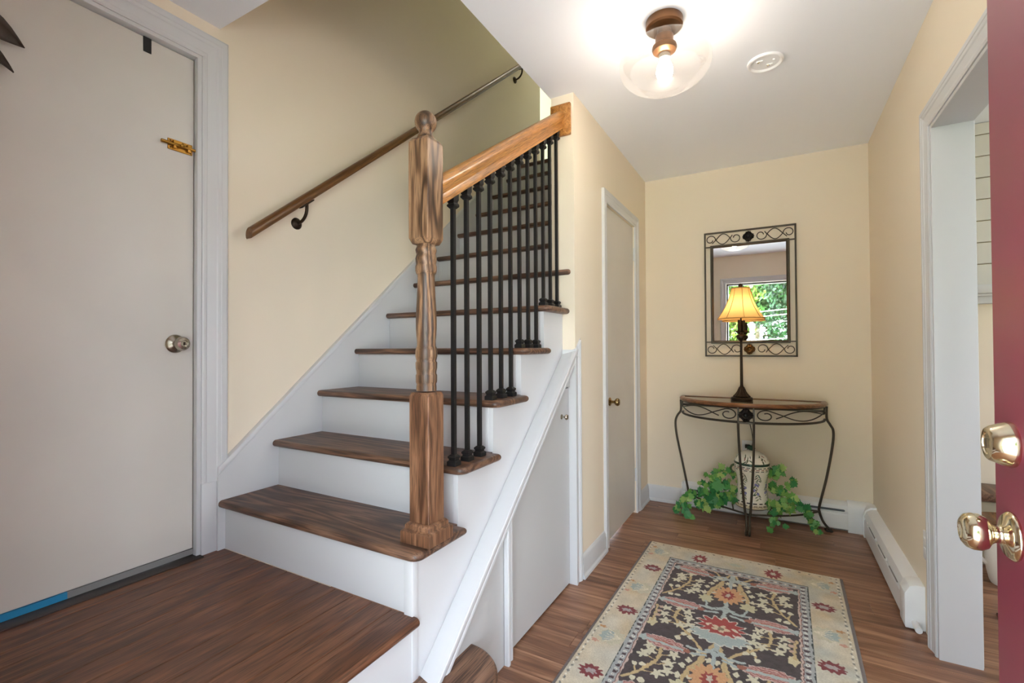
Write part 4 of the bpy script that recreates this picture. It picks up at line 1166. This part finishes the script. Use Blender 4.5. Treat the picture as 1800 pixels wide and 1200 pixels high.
# cord down to the outlet
m = MB().tube(curve3([(TLX+.01, TLY+.066, ZT+.004), (TLX+.012, 3.60, ZT+.0035), (TLX+.015, 3.642, ZT+.001), (TLX+.02, 3.6455, ZT-.02), (TLX+.03, 3.644, .68), (TLX+.05, 3.64, .58), (TLX+.055, 3.635, .49), (TLX+.028, 3.635, .405), (-.175, 3.63, .43), (-.175, 3.625, .462)]), .0028, 6)
cord = m.build('lamp_cord', M_cordm, TL)
MB().box(-.19, -.16, YB-.036, YB-.0085, .463, .487).build('plug', M_black, cord, bevel=.003)

# ------------------------------------------------------------------ wall mirror
MRx0, MRx1, MRz0, MRz1 = -.436, .125, 1.10, 1.978
MR = empty('wall_mirror', ((MRx0+MRx1)/2, YB, MRz0), 'rectangular wall mirror in a wrought iron scroll frame', 'mirror')
yf = YB-.016
m = MB()
t = .0055
for x in (MRx0, MRx1): m.box(x-t, x+t, yf-t, yf+t, MRz0-t, MRz1+t)
for z in (MRz0, MRz1): m.box(MRx0-t, MRx1+t, yf-t, yf+t, z-t, z+t)
for z in (MRz0+.098, MRz1-.098): 
    m.box(MRx0, MRx0+.04, yf-.004, yf+.004, z-.004, z+.004); m.box(MRx1-.04, MRx1, yf-.004, yf+.004, z-.004, z+.004)
m.build('outer_frame', M_wrought, MR, bevel=.001, seg=1)
ix0, ix1, iz0, iz1 = MRx0+.035, MRx1-.035, MRz0+.088, MRz1-.088
w = .02
prof = [(0, 0), (0, .018), (.004, .021), (.010, .021), (w, .014), (w, 0)]
m = MB()
m.sweep(prof, (ix0, YB, iz0), (ix0, YB, iz1), (1, 0, 0), (0, -1, 0), 1, -1).sweep(prof, (ix1, YB, iz0), (ix1, YB, iz1), (-1, 0, 0), (0, -1, 0), 1, -1)
m.sweep(prof, (ix0, YB, iz0), (ix1, YB, iz0), (0, 0, 1), (0, -1, 0), 1, -1).sweep(prof, (ix0, YB, iz1), (ix1, YB, iz1), (0, 0, -1), (0, -1, 0), 1, -1)
m.build('inner_frame', M_wrought, MR, smooth=25)
MB().box(ix0+w-.003, ix1-w+.003, YB-.012, YB-.001, iz0+w-.003, iz1-w+.003).build('mirror_glass', M_mirror, MR, smooth=0)
mcx = (MRx0+MRx1)/2
for zc_, sgn in ((MRz0+.047, -1), (MRz1-.047, 1)):
    for s in (-1, 1):
        P_ = lambda x, z: (mcx+s*x, yf, zc_+sgn*z)
        hh = .036
        m = MB()
        # two interlaced waves between a spiral at each end
        def sp(cx, r0, a0, dirn, turns, n=24): return [(cx+r0*(1-.55*i/n)*math.cos(a0+dirn*turns*2*PI*i/n), r0*(1-.55*i/n)*math.sin(a0+dirn*turns*2*PI*i/n)) for i in range(n+1)]
        a = [(.092+.085*i/16, hh*math.cos(PI*i/16)*.98) for i in range(17)]
        # strand 1: inner spiral -> wave up
        s1 = sp(.078, .034, math.radians(-10), 1, -.95)
        st1 = [q for q in reversed(s1)]
        w1 = [(.112+(.205-.112)*i/20, .0+hh*math.sin(PI*i/20)*1.0) for i in range(21)]
        w2 = [(.205+(.232-.205)*i/6, -hh*.75*i/6) for i in range(1, 7)]
        m.tube([P_(*q) for q in curve3([(x, 0, z) for x, z in []]) ] if False else [P_(x, z) for x, z in st1+w1+w2], .0032, 6)
        s2 = sp(.243, .033, math.radians(170), 1, -.95)
        w3 = [(.21-(.21-.118)*i/20, .0-hh*math.sin(PI*i/20)*1.0) for i in range(21)]
        m.tube([P_(x, z) for x, z in list(reversed(s2))+w3+[(.108, hh*.3), (.10, hh*.62)]], .0032, 6)
        m.build('scroll', M_wrought, MR)
    flower_boss((mcx-.0, yf+.004, zc_), .036, -1, 'rosette', MR, M_boss if sgn > 0 else plain('bronze_rosette', (112, 84, 52), .35, .8, var=.2))

# ------------------------------------------------------------------ ceramic jar
def build_jar():
    jx, jy = -.143, 3.445; jz = .1245
    J = empty('ceramic_jar', (jx, jy, jz), 'white ceramic lidded jar painted with olive branches under the console', 'jar')
    body = [(.0, .0), (.088, .0), (.1, .004), (.102, .012), (.099, .04), (.093, .075), (.088, .11), (.086, .14), (.088, .17), (.093, .20), (.1, .225), (.104, .25), (.104, .262), (.101, .270), (.098, .276)]
    lid = [(.098, .276), (.105, .277), (.106, .284), (.103, .292), (.099, .305), (.088, .325), (.070, .343), (.048, .355), (.024, .361), (.0, .362)]
    def resample(p, n):
        d = [0]
        for a, b in zip(p[:-1], p[1:]): d.append(d[-1]+math.hypot(a[0]-b[0], a[1]-b[1]))
        s = np.linspace(0, d[-1], n)
        return np.interp(s, d, [q[0] for q in p]), np.interp(s, d, [q[1] for q in p])
    def painted(name, prof, nr, rng_seed, paint, parent):
        R, Z = resample(prof, nr); n = 260
        A = np.linspace(0, 2*PI, n, endpoint=False)
        AA, ZZ = np.meshgrid(A, Z); RR = np.repeat(R[:, None], n, 1)
        C = np.zeros((nr, n, 3)); C[:] = lin((236, 232, 218))[:3]
        paint(C, AA, ZZ)
        verts = np.stack([RR*np.cos(AA), RR*np.sin(AA), ZZ], -1).reshape(-1, 3)
        faces = [(k*n+i, k*n+(i+1) % n, (k+1)*n+(i+1) % n, (k+1)*n+i) for k in range(nr-1) for i in range(n)]
        me = bpy.data.meshes.new(name); me.from_pydata(verts.tolist(), [], faces)
        col = np.ones((len(verts), 4)); col[:, :3] = C.reshape(-1, 3)
        at = me.color_attributes.new('paint', 'FLOAT_COLOR', 'POINT'); at.data.foreach_set('color', col.ravel())
        for p in me.polygons: p.use_smooth = True
        me.materials.append(attr_mat(name+'_glaze', .18, coat=.3))
        o = bpy.data.objects.new(name, me); COL.objects.link(o); o['_w'] = [jx, jy, jz]; o.parent = parent
        return o
    rj = random.Random(5)
    def leafstroke(C, AA, ZZ, a, z, ln, ang, wd, col):
        da = (AA-a+PI) % (2*PI)-PI
        x = da*.095; y = ZZ-z
        ca, sa = math.cos(ang), math.sin(ang)
        u = x*ca+y*sa; v = -x*sa+y*ca
        t = u/ln
        C[(t > 0) & (t < 1) & (np.abs(v-.12*ln*np.sin(t*PI)) < wd*np.sin(np.clip(t, 0, 1)*PI)**.7)] = lin(col)[:3]
    def dash(C, AA, ZZ, z, h, per, duty, col, ph=0):
        f = ((AA/(2*PI)*per+ph) % 1) < duty
        C[f & (np.abs(ZZ-z) < h)] = lin(col)[:3]
    def pbody(C, AA, ZZ):
        k = np.exp(-((ZZ-.014)/.02)**2)[..., None]
        C[:] = C*(1-k*.6)+np.array(lin((206, 182, 132))[:3])*k*.6
        dash(C, AA, ZZ, .026, .0022, 22, .7, (96, 78, 54)); dash(C, AA, ZZ, .02, .0018, 26, .75, (140, 116, 70), .4); dash(C, AA, ZZ, .042, .0026, 17, .62, (44, 36, 34))
        C[np.abs(ZZ-.004) < .003] = lin((52, 40, 32))[:3]
        dash(C, AA, ZZ, .246, .0028, 19, .66, (44, 36, 34)); dash(C, AA, ZZ, .256, .0024, 21, .7, (128, 66, 48), .3); dash(C, AA, ZZ, .265, .0026, 19, .66, (44, 36, 34), .5)
        for i in range(7):
            a0 = -PI/2+(i-3)*.9+.35
            zt2 = .228
            for k in range(12):
                z = zt2-.012*k*1.15; a = a0+.12*math.sin(k*.7)
                for sd in (-1, 1):
                    ang = (-PI/2+sd*rj.uniform(.55, 1.2)); g = rj.choice([(50, 68, 44), (62, 92, 58), (74, 66, 46), (96, 110, 64), (58, 96, 80)])
                    leafstroke(C, AA, ZZ, a, z, rj.uniform(.018, .032), ang, .0030, g)
            for k in range(4):
                a = a0+rj.uniform(-.2, .2); z = rj.uniform(.10, .19)
                d = np.hypot(((AA-a+PI) % (2*PI)-PI)*.095, (ZZ-z)*1.0)
                C[d < .0085] = lin((112, 112, 168))[:3]; C[d < .004] = lin((160, 160, 205))[:3]
    def plid(C, AA, ZZ):
        C[(ZZ > .275) & (ZZ < .2925)] = lin((32, 66, 52))[:3]
        for i in range(6):
            a0 = i*2*PI/6+.2
            for k in range(7):
                leafstroke(C, AA, ZZ, a0+rj.uniform(-.25, .25), .345-.006*k, rj.uniform(.02, .034), -PI/2+rj.uniform(-1.2, 1.2), .0034, rj.choice([(50, 68, 44), (70, 80, 50), (140, 80, 66), (74, 66, 46)]))
    jb = painted('jar_body', body, 150, 1, pbody, J)
    painted('jar_lid', lid, 60, 2, plid, J)
    m = leaf_blade(.05, .016, .004)
    lf = m.build('lid_handle', plain('green_glaze', (40, 70, 54), .2), J, center=False)
    md = lf.modifiers.new('thick', 'SOLIDIFY'); md.thickness = .006
    lf.location = (-.028, 0, .378); lf.rotation_euler = (PI/2*.6, 0, 0)
    MB().lathe([(.008, .36), (.006, .378), (.004, .382)], (jx, jy, jz), 12).build('handle_stem', plain('green_glaze_stem', (44, 70, 54), .2), J)
    for sd in (-1, 1):
        pts = [(jx+sd*(.100+.024*math.sin(t)), jy, jz+.232+.026*math.cos(t)) for t in np.linspace(.1, PI-.1, 12)]
        MB().tube(pts, .007, 10).build('ear_handle', plain('handle_glaze', (60, 84, 52), .25), J, smooth=60)
build_jar()

# ------------------------------------------------------------------ ivy garland around the jar
IV = empty('ivy_garland', (-.2, 3.42, .12), 'green artificial ivy garland trailing around the ceramic jar', 'ivy')
def ivy_leaf(seed):
    r = random.Random(seed); vs = [(0, 0, 0)]; n = 20; fs = []
    shp = [(.0, .18), (20, .62), (38, .95), (55, .60), (75, .72), (95, .98), (118, .62), (135, .70), (150, .92), (165, .82), (180, 1.25)]
    pts = []
    for a, q in shp: pts.append((math.radians(a), q))
    full = [( a-PI/2-PI/2*0, q) for a, q in pts]
    ring = []
    for a, q in pts[1:]: ring.append((a, q))
    ring2 = ring+[(2*PI-a, q) for a, q in reversed(ring[:-1])]
    vs = [(0.0, 0.0, .004)]
    for a, q in ring2:
        q *= r.uniform(.92, 1.08)
        x = -math.cos(a)*q*.55+.15; y = math.sin(a)*q*.55
        vs.append((x, y, -.22*(x-.1)**2-.25*y*y+r.uniform(-.02, .02)))
    vs.append((-.30, 0, 0))
    k = len(ring2)
    fs = [(0, 1+i, 2+i) for i in range(k-1)]+[(0, k, k+1), (0, k+1, 1)]
    me = bpy.data.meshes.new('leaf'); me.from_pydata(vs, [], fs)
    for p in me.polygons: p.use_smooth = True
    me.materials.append(M_ivy); return me
leafm = [ivy_leaf(i) for i in range(4)]
ri = random.Random(11)
def put_leaf(p, size):
    o = bpy.data.objects.new('leaf', ri.choice(leafm)); COL.objects.link(o); o.parent = IV
    o.location = Vector(p)-Vector(IV['_w']); o.scale = (size,)*3
    d = Vector((ri.uniform(-.9, .9), -1.0, ri.uniform(-.3, .9))).normalized()
    q = d.to_track_quat('Z', 'Y'); q = q @ Matrix.Rotation(ri.uniform(0, 2*PI), 3, 'Z').to_quaternion()
    o.rotation_mode = 'QUATERNION'; o.rotation_quaternion = q
vines = [
    [(-.235, 3.44, .20), (-.30, 3.40, .25), (-.36, 3.42, .30)],
    [(-.225, 3.47, .30), (-.29, 3.44, .33), (-.35, 3.43, .29), (-.39, 3.43, .25)],
    [(-.24, 3.40, .17), (-.33, 3.38, .18), (-.42, 3.38, .20), (-.50, 3.40, .16), (-.57, 3.42, .09), (-.60, 3.44, .025)],
    [(-.33, 3.37, .17), (-.40, 3.36, .13), (-.46, 3.37, .09)],
    [(-.52, 3.40, .15), (-.55, 3.39, .07), (-.53, 3.39, .03)],
    [(-.05, 3.44, .26), (.0, 3.40, .25), (.05, 3.41, .28), (.08, 3.43, .32)],
    [(-.04, 3.40, .17), (.02, 3.37, .17), (.08, 3.38, .21), (.12, 3.40, .22)],
    [(-.045, 3.46, .34), (-.01, 3.44, .37), (.03, 3.45, .38)],
    [(.10, 3.39, .20), (.16, 3.38, .17), (.19, 3.38, .10), (.22, 3.38, .05)],
    [(.0, 3.36, .15), (-.02, 3.33, .10), (-.01, 3.32, .06)],
]
for vi, P_ in enumerate(vines):
    cp = curve3(P_, 6)
    MB().tube(cp, .0022, 6).build('vine', plain('vine_stem_%d' % vi, (84, 72, 44), .6), IV)
    nl = int(7+26*sum((cp[i+1]-cp[i]).length for i in range(len(cp)-1))/.3)
    for i in range(nl):
        p = cp[int(i/nl*(len(cp)-1))]
        sz = ri.choice([.034, .04, .046, .052]) if vi != 3 else ri.choice([.06, .075])
        off = Vector((ri.gauss(0, .017), ri.uniform(-.03, .012), ri.gauss(0, .017)))
        q = p+off; q.z = max(q.z, .016); q.y = min(q.y, 3.555)
        put_leaf(q, sz)
for q in [(-.37, 3.36, .215), (-.355, 3.365, .25), (-.395, 3.36, .155), (-.33, 3.37, .13), (-.30, 3.37, .17), (.01, 3.36, .13), (.035, 3.37, .19), (.06, 3.38, .15)]:
    put_leaf(q, .085)

# ------------------------------------------------------------------ living room sliver seen past the red door
LRX0, LRX1 = .66, 1.9
SW = empty('trim_15', (1.2, YB, 1.5), 'white shiplap boards on the living room wall', 'trim', kind='structure')
z = 1.505; hgt = .1235
first = None
while z < CE-.02:
    z1 = min(z+hgt, CE-.001)
    MB().box(.66, 2.4, YB-.014, YB, z+.0025, z1-.0025).build('shiplap_board', M_doorw, SW, bevel=.002, seg=1, smooth=0)
    z += hgt
struct(MB().box(.66, 2.4, YB-.006, YB, 1.505, CE-.002).build('wall_shiplap_backing', plain('shiplap_gap', (132, 118, 86), .8), smooth=0), 'dark backing behind the shiplap boards', 'wall')
m = MB().box(.66, 2.4, YB-.10, YB, 1.455, 1.505).box(.66, 2.4, YB-.06, YB, 1.40, 1.455).box(.66, 2.4, YB-.085, YB, 1.44, 1.455)
struct(m.build('trim_16', M_trim, bevel=.004), 'white mantel shelf below the shiplap in the living room', 'trim')
HE = empty('hearth', (1.25, 3.5, 0), 'raised grey stone hearth with brown wood top in the living room', 'hearth')
M_stone = plain('hearth_stone', (150, 142, 124), .8, bump=.4, bscale=25, var=.12)
zz = .0; 
for row in range(4):
    x = .70-(.1 if row % 2 else 0)
    while x < 2.3:
        x0 = max(x, .70); x1 = min(x+.23, 2.3)
        if x1-x0 > .02: MB().box(x0+.003, x1-.003, 3.40, YB-.02, zz+.003, zz+.082).build('stone', M_stone, HE, bevel=.004, seg=1)
        x += .23
    zz += .085
MB().box(.68, 2.32, 3.37, YB-.021, .345, .385).build('hearth_top', M_step, HE, bevel=.005)
# white pitcher with bronze lip on the floor beside the hearth
PX, PY = .985, 3.18
PT = empty('white_pitcher', (PX, PY, 0), 'white pot with a brown wooden tray top beside the hearth', 'pot')
MB().lathe([(0, 0), (.07, 0), (.075, .01), (.085, .06), (.09, .12), (.085, .17), (.065, .20), (.06, .215), (.066, .26), (.06, .27), (0, .27)], (PX, PY, 0), 28).build('pot_body', M_plastic, PT, smooth=50)
MB().tube([(PX-.084, PY, .09), (PX-.115, PY-.01, .12), (PX-.12, PY-.01, .16), (PX-.085, PY, .185)], .009, 8).build('pot_handle', M_plastic, PT)
MB().lathe([(0, .27), (.075, .27), (.11, .285), (.13, .31), (.125, .312), (.1, .292), (0, .282)], (PX, PY, 0), 28).build('tray_top', M_hand, PT, smooth=40)
VM = MB().box(.82, 1.12, 2.62, 2.80, 0, .012).build('floor_vent', M_bronze, None, bevel=.002)
tag(VM, 'dark metal floor register in the living room floor', 'vent')

# ------------------------------------------------------------------ outdoors, seen in the mirror
GR = plain('lawn_green', (128, 146, 98), .9, var=.15)
struct(MB().box(-30, 30, -45, YF-.6, -.45, -.35).build('ground', GR, smooth=0), 'green front lawn outside the doorway', 'ground')
struct(MB().box(-2.4, 6.0, -6.0, YF-.14, -.35, -.04).build('floor_porch', plain('porch_concrete', (206, 206, 204), .8, var=.08), smooth=0), 'grey concrete porch outside the front door', 'porch')
def fol_mat(name, c):
    m, nt, b = newmat(name); Lk = nt.links
    g = N(nt, 'ShaderNodeNewGeometry'); r = ramp(nt, [(0, [x*.55 for x in c]), (.5, c), (1, [min(255, x*1.5+18) for x in c])])
    Lk.new(g.outputs['Random Per Island'], r.inputs[0]); Lk.new(r.outputs[0], b.inputs['Base Color']); b.inputs['Roughness'].default_value = .6
    return m
def tree(x, y, h, r, c, label, seed, tall=False):
    rr = random.Random(seed)
    T = empty('tree', (x, y, -.35), label, 'tree', 'trees across the road')
    m = MB().tube([(x, y, -.4), (x+.1, y, h*.3), (x, y+.1, h*.6), (x-.1, y, h*.85)], .16, 8, taper=lambda t: 1-.8*t)
    m.build('trunk', plain('bark_%d' % seed, (92, 80, 66), .9), T)
    m = MB()
    for k in range(7000 if r < 3 else 16000):
        u = rr.random(); th = rr.uniform(0, 2*PI); lump = 1+.25*math.sin(3*th+seed)+.2*math.sin(7*u*6)
        if tall: rad = r*(1-u)**.8*lump; z = h*.12+h*.9*u
        else: rad = r*math.sqrt(max(0, 1-(2*u-1)**2))*lump; z = h*.25+h*.8*u
        q = rad*rr.uniform(.55, 1)
        p = Vector((x+q*math.cos(th), y+q*math.sin(th), z-.35)); s = rr.uniform(.07, .15)*(r/1.5)**.6
        a = Vector((rr.gauss(0, 1), rr.gauss(0, 1), rr.gauss(0, 1))).normalized(); b = a.orthogonal().normalized()
        m.add([p-a*s, p+b*s*.5, p+a*s, p-b*s*.5], [(0, 1, 2, 3)])
    f = m.build('foliage', fol_mat('foliage_%d' % seed, c), T, smooth=0)
    f['kind'] = 'stuff'
tree(-1.75, -10.5, 5, 1.15, (86, 110, 42), 'yellow-green leafy tree seen through the doorway', 1)
tree(.6, -15.2, 9, 1.5, (28, 58, 32), 'dark green spruce seen through the doorway', 2, True)
tree(-1.0, -25, 12, 4.2, (42, 74, 34), 'tall mid green maple further back across the road', 3)
tree(-.95, -7.1, 1.5, .7, (62, 98, 42), 'low bright shrub in front of the trees', 6)
m = MB()
for z in (1.35, 1.45, 2.15, 2.3):
    m.tube([(-9, -9.5, z-.2), (-4, -9, z-.35), (1, -8.6, z), (9, -8, z+.5)], .012, 6)
tag(m.build('utility_wires', plain('pale_wire', (214, 218, 214), .5), None), 'pale utility wires crossing in front of the trees', 'wires')
m = MB().tube([(-.50, -5.6, -.36), (-.50, -5.6, 1.75)], .045, 10)
tag(m.build('fence_post', plain('pale_post', (206, 212, 216), .6), None), 'pale upright post on the lawn', 'post')

for o in SC.objects:
    if '_w' in o: del o['_w']
